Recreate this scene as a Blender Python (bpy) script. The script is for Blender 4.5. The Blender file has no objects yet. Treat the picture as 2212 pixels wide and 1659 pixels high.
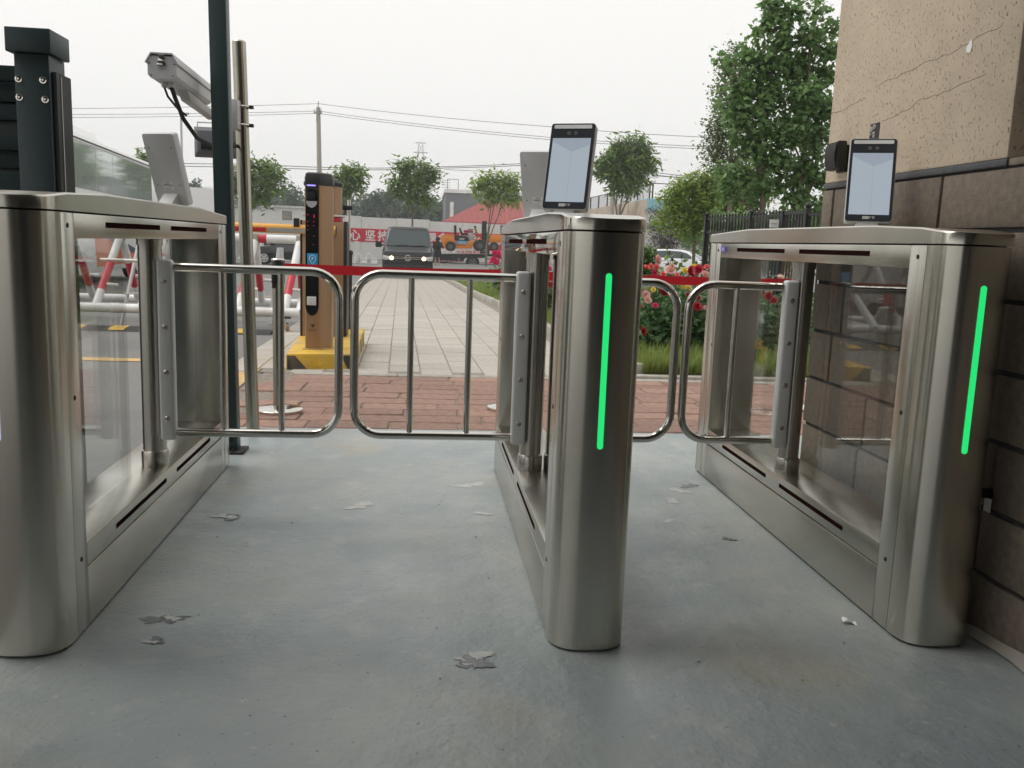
import bpy, bmesh, math, random
import numpy as np
from mathutils import Vector, Matrix
R = math.radians
random.seed(7); rng = np.random.default_rng(7)
scn = bpy.context.scene
COL = scn.collection

# ------------------------------------------------------------------ camera
FPX, YAW, PITCH, ROLL, CAMH = 1900.0, .10415, .15785, .0368, .95
cf = Vector((math.sin(YAW)*math.cos(PITCH), math.cos(YAW)*math.cos(PITCH), -math.sin(PITCH)))
cr = Vector((math.cos(YAW), -math.sin(YAW), 0)); cu = cr.cross(cf)
cr, cu = math.cos(ROLL)*cr + math.sin(ROLL)*cu, -math.sin(ROLL)*cr + math.cos(ROLL)*cu
cam = bpy.data.cameras.new('camera'); camo = bpy.data.objects.new('camera', cam); COL.objects.link(camo)
cam.sensor_width = 36; cam.lens = 36*FPX/2212; cam.clip_start = .05; cam.clip_end = 3000
camo.matrix_world = Matrix(((cr.x, cu.x, -cf.x, 0), (cr.y, cu.y, -cf.y, 0), (cr.z, cu.z, -cf.z, CAMH), (0, 0, 0, 1)))
scn.camera = camo

# ------------------------------------------------------------------ sky, sun, exposure
w = bpy.data.worlds.new("World"); scn.world = w; w.use_nodes = True
nt = w.node_tree; bg = nt.nodes['Background']
sky = nt.nodes.new('ShaderNodeTexSky'); sky.sky_type = 'NISHITA'; sky.sun_disc = False
SUN_EL, SUN_ROT = R(58), R(276)
sky.sun_elevation = SUN_EL; sky.sun_rotation = SUN_ROT; sky.dust_density = 6; sky.air_density = 1.0
hs = nt.nodes.new('ShaderNodeHueSaturation'); hs.inputs['Saturation'].default_value = .10
mx = nt.nodes.new('ShaderNodeMix'); mx.data_type = 'RGBA'; mx.inputs[0].default_value = .86
mx.inputs[7].default_value = (9.6, 9.45, 9.15, 1)          # even overcast cloud deck over the clear-sky gradient
nt.links.new(sky.outputs[0], hs.inputs['Color']); nt.links.new(hs.outputs[0], mx.inputs[6])
nt.links.new(mx.outputs[2], bg.inputs[0]); bg.inputs[1].default_value = .11
sun = bpy.data.lights.new('sun', 'SUN'); suno = bpy.data.objects.new('sun', sun); COL.objects.link(suno)
sun.energy = 1.5; sun.angle = R(40); sun.color = (1, .965, .91)
sd = Vector((math.sin(SUN_ROT)*math.cos(SUN_EL), math.cos(SUN_ROT)*math.cos(SUN_EL), math.sin(SUN_EL)))
suno.rotation_euler = sd.to_track_quat('Z', 'Y').to_euler()
scn.view_settings.view_transform = 'Standard'; scn.view_settings.look = 'None'
scn.view_settings.exposure = .14; scn.view_settings.gamma = 1; scn.view_settings.use_curve_mapping = False

# ------------------------------------------------------------------ helpers
def G(y): return 0. if y < 4.41 else -min(.49, (y-4.41)*.01714)      # the yard falls gently away from the gate
def at(px, py, Y):                                                   # a point at depth Y seen at (px, py) of a 2212 px wide picture
    d = cf + cr*((px-1106)/FPX) + cu*((829.5-py)/FPX)
    t = Y/d.y
    return Vector((d.x*t, Y, CAMH+d.z*t))
def root_of(o):
    while o.parent: o = o.parent
    return o
def tag(o, label=None, cat=None, group=None, kind=None):
    if label: o['label'] = label
    if cat: o['category'] = cat
    if group: o['group'] = group
    if kind: o['kind'] = kind
    return o
def empty(name, loc=(0, 0, 0), label=None, cat=None, group=None, rz=0):
    o = bpy.data.objects.new(name, None); COL.objects.link(o); o.location = loc; o.rotation_euler = (0, 0, rz)
    o.empty_display_size = .1
    return tag(o, label, cat, group)
def copy_tree(o, parent=None):
    c = o.copy(); COL.objects.link(c); c.parent = parent
    for ch in list(o.children): copy_tree(ch, c)
    return c

class MB:
    def __init__(s): s.v = []; s.f = []
    def add(s, vs, fs):
        n = len(s.v); s.v += [tuple(v) for v in vs]; s.f += [tuple(i+n for i in f) for f in fs]; return s
    def box(s, x0, x1, y0, y1, z0, z1):
        return s.add([(x0,y0,z0),(x1,y0,z0),(x1,y1,z0),(x0,y1,z0),(x0,y0,z1),(x1,y0,z1),(x1,y1,z1),(x0,y1,z1)],
                     [(0,3,2,1),(4,5,6,7),(0,1,5,4),(1,2,6,5),(2,3,7,6),(3,0,4,7)])
    def bar(s, p, q, a, b=None, up=(0, 0, 1)):                       # rectangular bar from p to q
        b = b or a; p = Vector(p); q = Vector(q); d = (q-p).normalized(); up = Vector(up)
        if abs(d.dot(up)) > .98: up = Vector((0, 1, 0))
        u = d.cross(up).normalized(); v = u.cross(d)
        c = [u*a/2+v*b/2, -u*a/2+v*b/2, -u*a/2-v*b/2, u*a/2-v*b/2]
        return s.add([p+k for k in c]+[q+k for k in c], [(3,2,1,0),(4,5,6,7),(0,1,5,4),(1,2,6,5),(2,3,7,6),(3,0,4,7)])
    def tube(s, pts, r, n=12, cap=True):
        pts = [Vector(p) for p in pts]; m = len(pts); rs = r if hasattr(r, '__len__') else [r]*m
        vs = []; fs = []; u = None
        for i, p in enumerate(pts):
            d = (pts[min(i+1, m-1)]-pts[max(i-1, 0)]).normalized()
            if u is None:
                u = d.cross(Vector((0, 0, 1)) if abs(d.z) < .9 else Vector((1, 0, 0))).normalized()
            else:
                u = (u-d*u.dot(d)).normalized()
            v = d.cross(u)
            for k in range(n):
                a = 2*math.pi*k/n; vs.append(p+(u*math.cos(a)+v*math.sin(a))*rs[i])
        for i in range(m-1):
            for k in range(n):
                k2 = (k+1) % n; fs.append((i*n+k, i*n+k2, (i+1)*n+k2, (i+1)*n+k))
        if cap: fs.append(tuple(reversed(range(n)))); fs.append(tuple(range((m-1)*n, m*n)))
        return s.add(vs, fs)
    def lathe(s, prof, c=(0, 0, 0), n=24):                           # profile (r, z) about a vertical axis
        vs = []; fs = []; m = len(prof)
        for r, z in prof:
            for k in range(n):
                a = 2*math.pi*k/n; vs.append((c[0]+r*math.cos(a), c[1]+r*math.sin(a), c[2]+z))
        for i in range(m-1):
            for k in range(n):
                k2 = (k+1) % n; fs.append((i*n+k, i*n+k2, (i+1)*n+k2, (i+1)*n+k))
        fs.append(tuple(reversed(range(n)))); fs.append(tuple(range((m-1)*n, m*n)))
        return s.add(vs, fs)
    def disc(s, c, nrm, r, t, n=16):
        c = Vector(c); nrm = Vector(nrm).normalized(); return s.tube([c, c+nrm*t], r, n)
    def prism(s, poly, fn0, fn1):                                    # poly of 2-D points mapped by two functions to the two end faces
        n = len(poly); vs = [fn0(*p) for p in poly]+[fn1(*p) for p in poly]
        return s.add(vs, [tuple(reversed(range(n))), tuple(range(n, 2*n))]+[(i, (i+1) % n, (i+1) % n+n, i+n) for i in range(n)])
    def prism_xy(s, poly, z0, z1): return s.prism(poly, lambda x, y: (x, y, z0), lambda x, y: (x, y, z1))
    def prism_xz(s, poly, y0, y1): return s.prism(poly, lambda x, z: (x, y1, z), lambda x, z: (x, y0, z))
    def prism_yz(s, poly, x0, x1): return s.prism(poly, lambda y, z: (x0, y, z), lambda y, z: (x1, y, z))
    def loft(s, rings, cap=True):
        n = len(rings[0]); m = len(rings); vs = [p for r in rings for p in r]; fs = []
        for i in range(m-1):
            for k in range(n):
                k2 = (k+1) % n; fs.append((i*n+k, i*n+k2, (i+1)*n+k2, (i+1)*n+k))
        if cap: fs.append(tuple(reversed(range(n)))); fs.append(tuple(range((m-1)*n, m*n)))
        return s.add(vs, fs)
    def sphere(s, c, r, n=12, sz=1.):
        m = n//2; prof = [(max(1e-4, r*math.sin(math.pi*i/m)), -r*sz*math.cos(math.pi*i/m)) for i in range(m+1)]
        return s.lathe(prof, c, n)
    def build(s, name, m, parent=None, bevel=0, smooth=True, world=True, seg=2, fix=True):
        off = root_of(parent).location if (parent and world) else Vector()
        me = bpy.data.meshes.new(name)
        me.from_pydata([(v[0]-off[0], v[1]-off[1], v[2]-off[2]) for v in s.v], [], s.f)
        bm = bmesh.new(); bm.from_mesh(me)
        if fix: bmesh.ops.recalc_face_normals(bm, faces=bm.faces)
        if bevel:
            es = [e for e in bm.edges if len(e.link_faces) == 2 and e.calc_face_angle(0) > .6]
            bmesh.ops.bevel(bm, geom=es, offset=bevel, segments=seg, profile=.5, affect='EDGES', clamp_overlap=True)
        bm.to_mesh(me); bm.free()
        if smooth:
            me.shade_smooth(); me.set_sharp_from_angle(angle=R(38))
        me.materials.append(m)
        o = bpy.data.objects.new(name, me); COL.objects.link(o); o.parent = parent
        return o
def flat(name, poly, z, m, parent=None, **k):                        # one horizontal polygon; z a number or a function of y
    zf = z if callable(z) else (lambda y: z)
    mb = MB(); mb.add([(x, y, zf(y)) for x, y in poly], [tuple(range(len(poly)))]); return mb.build(name, m, parent, smooth=False, **k)

def lettering(name, txt, size, m, parent, origin, ux, uz, depth=.0, bold=.0, world=True, center=True, sx=1.):
    c = bpy.data.curves.new('t', 'FONT'); c.body = txt; c.size = size; c.extrude = depth; c.offset = bold*size; c.resolution_u = 2
    c.align_x = 'CENTER' if center else 'LEFT'
    t = bpy.data.objects.new('t', c); COL.objects.link(t)
    me = bpy.data.meshes.new_from_object(t.evaluated_get(bpy.context.evaluated_depsgraph_get()))
    bpy.data.objects.remove(t); bpy.data.curves.remove(c)
    ux = Vector(ux).normalized(); uz = Vector(uz).normalized(); n = ux.cross(uz); O = Vector(origin)
    off = root_of(parent).location if (parent and world) else Vector()
    for v in me.vertices: v.co = O-off+ux*v.co.x*sx+uz*v.co.y+n*v.co.z
    me.name = name; me.materials.clear(); me.materials.append(m)
    o = bpy.data.objects.new(name, me); COL.objects.link(o); o.parent = parent
    return o

# ------------------------------------------------------------------ materials
def nodes(m): return m.node_tree.nodes, m.node_tree.links
def mat(name, col, rough=.5, metal=0., var=.08, scale=30., bump=0., bscale=None, coat=0., rnd=0., spec=.5, stretch=None, alt=None, altscale=2., detail=4, emis=None, estr=0., rvar=.0):
    m = bpy.data.materials.new(name); m.use_nodes = True; N, L = nodes(m); b = N['Principled BSDF']
    b.inputs['Roughness'].default_value = rough; b.inputs['Metallic'].default_value = metal
    b.inputs['Specular IOR Level'].default_value = spec
    if coat: b.inputs['Coat Weight'].default_value = coat; b.inputs['Coat Roughness'].default_value = .06
    tc = N.new('ShaderNodeTexCoord'); mp = N.new('ShaderNodeMapping'); L.new(tc.outputs['Object'], mp.inputs[0])
    if stretch: mp.inputs['Scale'].default_value = stretch
    nz = N.new('ShaderNodeTexNoise'); nz.inputs['Scale'].default_value = scale; nz.inputs['Detail'].default_value = detail
    L.new(mp.outputs[0], nz.inputs[0])
    mix = N.new('ShaderNodeMix'); mix.data_type = 'RGBA'; mix.blend_type = 'MIX'
    c = Vector(col)
    mix.inputs[6].default_value = (*(c*(1-var)), 1); mix.inputs[7].default_value = (*[min(1, k*(1+var)) for k in c], 1)
    rp = N.new('ShaderNodeMapRange'); rp.inputs[1].default_value = .3; rp.inputs[2].default_value = .7
    L.new(nz.outputs[0], rp.inputs[0]); L.new(rp.outputs[0], mix.inputs[0]); out = mix.outputs[2]
    if alt:
        n2 = N.new('ShaderNodeTexNoise'); n2.inputs['Scale'].default_value = altscale; n2.inputs['Detail'].default_value = 5
        L.new(tc.outputs['Object'], n2.inputs[0])
        r2 = N.new('ShaderNodeMapRange'); r2.inputs[1].default_value = .48; r2.inputs[2].default_value = .72
        L.new(n2.outputs[0], r2.inputs[0])
        x = N.new('ShaderNodeMix'); x.data_type = 'RGBA'; x.inputs[7].default_value = (*alt, 1)
        L.new(r2.outputs[0], x.inputs[0]); L.new(out, x.inputs[6]); out = x.outputs[2]
    if rnd:
        oi = N.new('ShaderNodeObjectInfo'); h = N.new('ShaderNodeHueSaturation'); r3 = N.new('ShaderNodeMapRange')
        r3.inputs[3].default_value = 1-rnd; r3.inputs[4].default_value = 1+rnd
        L.new(oi.outputs['Random'], r3.inputs[0]); L.new(r3.outputs[0], h.inputs['Value']); L.new(out, h.inputs['Color']); out = h.outputs[0]
    L.new(out, b.inputs['Base Color'])
    if rvar:
        r4 = N.new('ShaderNodeMapRange'); r4.inputs[3].default_value = max(.02, rough-rvar); r4.inputs[4].default_value = rough+rvar
        L.new(nz.outputs[0], r4.inputs[0]); L.new(r4.outputs[0], b.inputs['Roughness'])
    if bump:
        bp = N.new('ShaderNodeBump'); bp.inputs['Strength'].default_value = bump; bp.inputs['Distance'].default_value = .01
        nb = N.new('ShaderNodeTexNoise'); nb.inputs['Scale'].default_value = bscale or scale*2; nb.inputs['Detail'].default_value = 5
        L.new(mp.outputs[0], nb.inputs[0]); L.new(nb.outputs[0], bp.inputs['Height']); L.new(bp.outputs[0], b.inputs['Normal'])
    if emis:
        b.inputs['Emission Color'].default_value = (*emis, 1); b.inputs['Emission Strength'].default_value = estr
    return m
def brushed(name, col, rough, aniso=.75, stretch=(1, 1, 140)):
    m = mat(name, col, rough, 1., var=.035, scale=9, stretch=stretch, alt=tuple(k*.82 for k in col), altscale=2.6, rvar=.015)
    N, L = nodes(m); b = N['Principled BSDF']; b.inputs['Anisotropic'].default_value = aniso; b.inputs['Anisotropic Rotation'].default_value = .25
    t = N.new('ShaderNodeTangent'); t.direction_type = 'RADIAL'; t.axis = 'Z'; L.new(t.outputs[0], b.inputs['Tangent'])
    return m
def thin_glass(name, tint=(.93, .97, .95), refl=1.0):
    m = bpy.data.materials.new(name); m.use_nodes = True; N, L = nodes(m); N.remove(N['Principled BSDF'])
    tr = N.new('ShaderNodeBsdfTransparent'); tr.inputs[0].default_value = (*tint, 1)
    gl = N.new('ShaderNodeBsdfGlossy'); gl.inputs['Roughness'].default_value = .015
    nz = N.new('ShaderNodeTexNoise'); nz.inputs['Scale'].default_value = 3
    fr = N.new('ShaderNodeFresnel'); gm = N.new('ShaderNodeNewGeometry'); mi = N.new('ShaderNodeMapRange'); mi.inputs[3].default_value = 1.5; mi.inputs[4].default_value = 1/1.5
    L.new(gm.outputs['Backfacing'], mi.inputs[0]); L.new(mi.outputs[0], fr.inputs[0])
    mu = N.new('ShaderNodeMath'); mu.operation = 'MULTIPLY_ADD'; mu.inputs[1].default_value = refl; mu.inputs[2].default_value = .0; mu.use_clamp = True
    ms = N.new('ShaderNodeMixShader'); L.new(fr.outputs[0], mu.inputs[0]); L.new(mu.outputs[0], ms.inputs[0])
    L.new(tr.outputs[0], ms.inputs[1]); L.new(gl.outputs[0], ms.inputs[2]); L.new(ms.outputs[0], N['Material Output'].inputs[0])
    return m
def leafmat(name, a, b_, trans=.35, rough=.45):
    m = bpy.data.materials.new(name); m.use_nodes = True; N, L = nodes(m); b = N['Principled BSDF']; b.inputs['Roughness'].default_value = rough
    g = N.new('ShaderNodeNewGeometry'); tc = N.new('ShaderNodeTexCoord'); nz = N.new('ShaderNodeTexNoise'); nz.inputs['Scale'].default_value = 1.3
    L.new(tc.outputs['Object'], nz.inputs[0])
    ad = N.new('ShaderNodeMath'); ad.operation = 'MULTIPLY_ADD'; ad.inputs[1].default_value = .55
    sb = N.new('ShaderNodeMath'); sb.operation = 'MULTIPLY'; sb.inputs[1].default_value = .45
    L.new(nz.outputs[0], sb.inputs[0]); L.new(g.outputs['Random Per Island'], ad.inputs[0]); L.new(sb.outputs[0], ad.inputs[2])
    x = N.new('ShaderNodeMix'); x.data_type = 'RGBA'; x.inputs[6].default_value = (*a, 1); x.inputs[7].default_value = (*b_, 1)
    L.new(ad.outputs[0], x.inputs[0]); L.new(x.outputs[2], b.inputs['Base Color'])
    tl = N.new('ShaderNodeBsdfTranslucent'); L.new(x.outputs[2], tl.inputs[0]); ms = N.new('ShaderNodeMixShader'); ms.inputs[0].default_value = trans
    L.new(b.outputs[0], ms.inputs[1]); L.new(tl.outputs[0], ms.inputs[2]); L.new(ms.outputs[0], N['Material Output'].inputs[0])
    return m

M = {}
M['steel'] = brushed('brushed_steel', (.575, .555, .495), .24)
M['steel_side'] = brushed('brushed_steel_panel', (.56, .545, .488), .26, .6)
M['polished'] = mat('polished_steel', (.60, .57, .53), .07, 1., var=.03, scale=8, bump=.02, bscale=5)
M['chrome'] = mat('polished_tube', (.62, .60, .56), .11, 1., var=.04, scale=40)
M['postst'] = brushed('pivot_post_steel', (.44, .42, .38), .26, .8, (140, 140, 1))
M['oldsteel'] = mat('weathered_steel', (.40, .38, .32), .24, 1., var=.22, scale=5, stretch=(18, 18, .6), alt=(.24, .21, .15), altscale=1.4)
M['silver'] = mat('silver_paint', (.55, .55, .55), .45, .15, var=.04, scale=200)
M['silverlt'] = mat('silver_plastic', (.60, .60, .605), .5, .0, var=.05, scale=400)
M['core'] = mat('dark_gap', (.012, .012, .012), .8)
M['slot'] = mat('sensor_window', (.020, .008, .007), .9, spec=.0, var=.2)
M['green'] = mat('green_light', (.01, .2, .06), .4, emis=(.02, .78, .19), estr=.88)
M['violet'] = mat('violet_sticker', (.16, .13, .55), .4)
M['lilac'] = mat('lilac_light', (.3, .25, .8), .4, emis=(.36, .30, .95), estr=.9)
M['paleled'] = mat('pale_light', (.5, .55, .75), .4, emis=(.40, .44, .62), estr=.8)
M['glass'] = thin_glass('clear_glass', tint=(.975, .985, .98), refl=1.0)
M['greenpaint'] = mat('dark_green_paint', (.026, .048, .051), .42, var=.12, scale=90, bump=.05, bscale=220)
M['black'] = mat('black_plastic', (.014, .014, .015), .42, var=.2, scale=60)
M['blackgloss'] = mat('black_gloss', (.008, .008, .009), .12, var=.2, spec=.5)
M['rubber'] = mat('rubber', (.028, .027, .026), .75, var=.25, scale=25)
M['bezel'] = mat('screen_bezel', (.042, .046, .055), .2)
M['screen'] = mat('lit_screen', (.05, .055, .065), .1, emis=(.36, .41, .46), estr=.86)
M['screen_refl'] = mat('painted_screen_reflection', (.05, .055, .065), .1, emis=(.34, .39, .46), estr=.74)  # dimmer glow that paints a reflection onto the screen
M['flashbar'] = mat('white_light_bar', (.75, .76, .76), .35)
M['lens'] = mat('lens', (.13, .13, .13), .12)
M['white'] = mat('white_paint', (.72, .72, .71), .4, var=.05, scale=9, alt=(.55, .53, .50), altscale=3)
M['whitebody'] = mat('white_coach_paint', (.75, .75, .74), .25, var=.03, coat=.4)
M['red'] = mat('red_paint', (.50, .025, .045), .4, var=.1, scale=9)
M['tape'] = mat('red_belt', (.62, .008, .022), .55, var=.05, scale=60)
M['bannerred'] = mat('red_banner', (.60, .022, .055), .6, var=.05)
M['gold'] = mat('bronze_gold_paint', (.33, .205, .115), .34, .35, var=.12, scale=300)
M['boomgold'] = mat('boom_gold', (.62, .33, .07), .3, .35, var=.06)
M['yellow'] = mat('yellow_paint', (.62, .38, .035), .55, var=.18, scale=14, alt=(.40, .28, .10), altscale=7)
M['roadyellow'] = mat('road_yellow', (.55, .36, .13), .8, var=.25, scale=30, alt=(.30, .25, .18), altscale=5)
M['blue'] = mat('blue_sign', (.015, .26, .52), .35, var=.05)
M['textwhite'] = mat('white_print', (.78, .78, .76), .5, var=.03)
M['textdark'] = mat('dark_print', (.03, .028, .025), .5)
M['textgrey'] = mat('grey_print', (.36, .37, .38), .5)
M['redled'] = mat('red_display_dots', (.5, .01, .06), .4, emis=(.75, .01, .08), estr=.42)
M['vanpaint'] = mat('dark_grey_metallic', (.020, .020, .024), .30, .35, var=.05, coat=.3)
M['carglass'] = mat('vehicle_glass', (.045, .06, .065), .08, spec=.6, var=.1)
M['coachglass'] = mat('coach_window_glass', (.60, .67, .64), .05, .6, var=.05, scale=3, bump=.015, bscale=1.6)
M['whitecar'] = mat('white_car_paint', (.72, .73, .75), .2, var=.02, coat=.6)
M['blackcar'] = mat('black_car_paint', (.010, .010, .012), .14, var=.1, coat=.7)
M['headlamp'] = mat('headlamp_glass', (.50, .51, .52), .15, .3)
M['lamp'] = mat('lit_headlamp', (1, .75, .45), .3, emis=(1., .70, .36), estr=4.0)
M['orange'] = mat('orange_paint', (.72, .22, .012), .32, var=.07, coat=.3)
M['navy'] = mat('navy_stripe', (.018, .030, .075), .3)
M['coachorange'] = mat('orange_stripe', (.60, .13, .02), .3)
M['asphalt'] = mat('asphalt', (.165, .162, .155), .72, var=.14, scale=70, bump=.25, bscale=160, alt=(.105, .103, .10), altscale=.8)
M['asphalt_far'] = mat('old_asphalt', (.17, .165, .155), .8, var=.15, scale=8)
M['concrete'] = mat('concrete', (.36, .335, .29), .8, var=.14, scale=6, bump=.2, bscale=60, alt=(.22, .20, .17), altscale=3)
M['kerb'] = mat('kerb_concrete', (.34, .32, .28), .85, var=.18, scale=20, bump=.3, bscale=80, rnd=.14)
M['paver'] = mat('grey_paver', (.40, .372, .33), .8, var=.12, scale=25, bump=.25, bscale=120, alt=(.36, .325, .28), altscale=3, rnd=.07)
M['brick'] = mat('red_paver', (.265, .162, .125), .85, var=.2, scale=22, bump=.35, bscale=90, alt=(.34, .275, .22), altscale=2.2, rnd=.17)
M['mortar'] = mat('paving_bed', (.215, .18, .15), .95, var=.3, scale=40)
M['pathbed'] = mat('path_bed', (.235, .21, .175), .95, var=.3, scale=40)
M['floorchip_l'] = mat('bare_patch_pale', (.40, .405, .39), .3, var=.15, scale=40)
M['floorchip_d'] = mat('wet_patch_dark', (.13, .145, .15), .2, var=.25, scale=60)
M['stone'] = mat('brown_stone', (.15, .12, .092), .72, var=.2, scale=45, bump=.25, bscale=160, rnd=.13)
M['crack'] = mat('crack_shade', (.17, .135, .10), .95)
M['joint'] = mat('dark_joint', (.035, .035, .037), .8)
M['band'] = mat('dark_grey_band', (.075, .078, .085), .7, var=.15)
M['iron'] = mat('black_iron', (.012, .013, .014), .45, var=.2)
M['bark'] = mat('bark', (.17, .14, .105), .9, var=.3, scale=20, bump=.5, bscale=40)
M['barkpale'] = mat('pale_bark', (.36, .33, .27), .85, var=.25, scale=20)
M['whitewall'] = mat('white_wall', (.74, .735, .715), .8, var=.05, scale=3, alt=(.60, .59, .57), altscale=.5)
M['greywall'] = mat('grey_brick', (.165, .17, .185), .8, var=.12, scale=4)
M['tancon'] = mat('stained_concrete', (.42, .36, .285), .85, var=.2, scale=2, stretch=(2.5, 2.5, .25), alt=(.25, .20, .15), altscale=.7)
M['roofred'] = mat('red_roof_tile', (.30, .07, .065), .7, var=.2, scale=5)
M['fascia'] = mat('red_fascia', (.42, .05, .085), .6)
M['lightblue'] = mat('pale_blue_paint', (.28, .56, .66), .6)
M['pole_con'] = mat('pole_concrete', (.38, .355, .31), .85, var=.1)
M['wire'] = mat('wire', (.07, .07, .072), .6)
M['lattice'] = mat('galvanised', (.33, .34, .35), .6)
M['skin'] = mat('skin', (.45, .27, .19), .6)
M['cloth'] = mat('black_cloth', (.010, .010, .011), .8, var=.3)
M['wornblack'] = mat('worn_black_paint', (.045, .042, .038), .7, var=.3, scale=18, alt=(.13, .11, .07), altscale=9)
M['rimgrey'] = mat('wheel_grey', (.12, .12, .12), .5)
M['seat'] = mat('red_vinyl', (.30, .02, .07), .5)
M['sheet'] = mat('galvanised_sheet', (.42, .43, .43), .4, .5)
M['leaf_a'] = leafmat('leaf_mid', (.075, .14, .03), (.25, .37, .075))
M['leaf_big'] = leafmat('leaf_broad', (.085, .17, .065), (.27, .42, .15), .5, .42)
M['leaf_poplar'] = leafmat('leaf_poplar', (.07, .11, .045), (.21, .27, .10))
M['leaf_light'] = leafmat('leaf_light', (.15, .24, .045), (.38, .50, .10), .5)
M['leaf_rose'] = leafmat('leaf_rose', (.045, .105, .04), (.15, .27, .095), .3, .3)
M['leaf_far'] = leafmat('leaf_far', (.06, .10, .07), (.12, .17, .11), .2, .7)
M['leaf_purple'] = leafmat('leaf_purple', (.045, .035, .030), (.13, .105, .085), .25)
M['leaf_shrub'] = leafmat('leaf_shrub', (.04, .09, .012), (.17, .27, .035), .3)
M['grassblade'] = leafmat('grass_blade', (.10, .17, .03), (.32, .38, .10), .35)
M['soil'] = mat('lawn_soil', (.12, .14, .05), .95, var=.35, scale=12)
M['r_red'] = leafmat('petal_red', (.22, .002, .010), (.52, .006, .028), .2, .5)
M['r_pink'] = leafmat('petal_pink', (.75, .36, .36), (.85, .62, .52), .25, .5)
M['r_coral'] = leafmat('petal_coral', (.72, .09, .10), (.85, .25, .22), .25, .5)
M['r_mag'] = leafmat('petal_magenta', (.60, .015, .10), (.75, .04, .16), .2, .5)
M['r_yel'] = leafmat('petal_yellow', (.72, .50, .03), (.85, .72, .20), .25, .5)

def stucco():
    m = mat('rough_stucco', (.56, .465, .355), .9, var=.06, scale=12, alt=(.47, .385, .29), altscale=1.6)
    N, L = nodes(m); b = N['Principled BSDF']; tc = N.new('ShaderNodeTexCoord'); mp = N.new('ShaderNodeMapping'); mp.inputs['Rotation'].default_value = (R(38), 0, 0)
    mp.inputs['Scale'].default_value = (1, 1, .62); L.new(tc.outputs['Object'], mp.inputs[0])
    nz = N.new('ShaderNodeTexNoise'); nz.inputs['Scale'].default_value = 125; nz.inputs['Detail'].default_value = 6; nz.inputs['Roughness'].default_value = .68; L.new(mp.outputs[0], nz.inputs[0])
    rp = N.new('ShaderNodeMapRange'); rp.inputs[1].default_value = .29; rp.inputs[2].default_value = .41; L.new(nz.outputs[0], rp.inputs[0])
    bp = N.new('ShaderNodeBump'); bp.inputs['Strength'].default_value = .9; bp.inputs['Distance'].default_value = .007
    L.new(rp.outputs[0], bp.inputs['Height']); L.new(bp.outputs[0], b.inputs['Normal'])
    src = b.inputs['Base Color'].links[0].from_socket; x = N.new('ShaderNodeMix'); x.data_type = 'RGBA'; x.inputs[6].default_value = (.41, .335, .255, 1)
    L.new(rp.outputs[0], x.inputs[0]); L.new(src, x.inputs[7]); L.new(x.outputs[2], b.inputs['Base Color'])
    return m
M['stucco'] = stucco()
def floor_paint():
    m = bpy.data.materials.new('blue_grey_floor_paint'); m.use_nodes = True; N, L = nodes(m); b = N['Principled BSDF']
    tc = N.new('ShaderNodeTexCoord')
    def nz(s, d=5, sc=None, rot=None):
        n = N.new('ShaderNodeTexNoise'); n.inputs['Scale'].default_value = s; n.inputs['Detail'].default_value = d
        if sc:
            mp = N.new('ShaderNodeMapping'); mp.inputs['Scale'].default_value = sc; L.new(tc.outputs['Object'], mp.inputs[0]); L.new(mp.outputs[0], n.inputs[0])
        else: L.new(tc.outputs['Object'], n.inputs[0])
        return n
    def ramp(src, lo, hi, a=0, c=1):
        r = N.new('ShaderNodeMapRange'); r.inputs[1].default_value = lo; r.inputs[2].default_value = hi; r.inputs[3].default_value = a; r.inputs[4].default_value = c
        L.new(src, r.inputs[0]); return r.outputs[0]
    def mixc(f, A, B):
        x = N.new('ShaderNodeMix'); x.data_type = 'RGBA'; L.new(f, x.inputs[0])
        for i, k in ((6, A), (7, B)):
            if isinstance(k, tuple): x.inputs[i].default_value = (*k, 1)
            else: L.new(k, x.inputs[i])
        return x.outputs[2]
    c = mixc(ramp(nz(1.1, 6).outputs[0], .36, .64), (.245, .288, .300), (.345, .365, .350))
    c = mixc(ramp(nz(1.7, 5, (1, 1, 1)).outputs[0], .56, .72, 0, .6), c, (.40, .355, .26))       # ochre tinge where the paint has yellowed
    c = mixc(ramp(nz(3.1, 7).outputs[0], .52, .66, 0, .45), c, (.245, .283, .303))       # bluer top coat left between worn lanes
    c = mixc(ramp(nz(9, 8).outputs[0], .56, .70, 0, .35), c, (.42, .425, .405))  # scuffs
    c = mixc(ramp(nz(24, 5).outputs[0], .66, .74, 0, .55), c, (.47, .45, .40))         # pale flecks
    c = mixc(ramp(nz(80, 3).outputs[0], .67, .72, 0, .7), c, (.10, .105, .11))          # grit
    L.new(c, b.inputs['Base Color'])
    L.new(ramp(nz(3.5, 5).outputs[0], .3, .7, .28, .55), b.inputs['Roughness'])
    b.inputs['Specular IOR Level'].default_value = .5
    h = N.new('ShaderNodeMath'); h.operation = 'ADD'; L.new(ramp(nz(7, 6).outputs[0], .35, .75, 0, 1), h.inputs[0])
    h2 = N.new('ShaderNodeMath'); h2.operation = 'MULTIPLY'; h2.inputs[1].default_value = .4; L.new(nz(60, 6).outputs[0], h2.inputs[0]); L.new(h2.outputs[0], h.inputs[1])
    bp = N.new('ShaderNodeBump'); bp.inputs['Strength'].default_value = .42; bp.inputs['Distance'].default_value = .014; L.new(h.outputs[0], bp.inputs['Height']); L.new(bp.outputs[0], b.inputs['Normal'])
    return m
M['floor'] = floor_paint()

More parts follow.
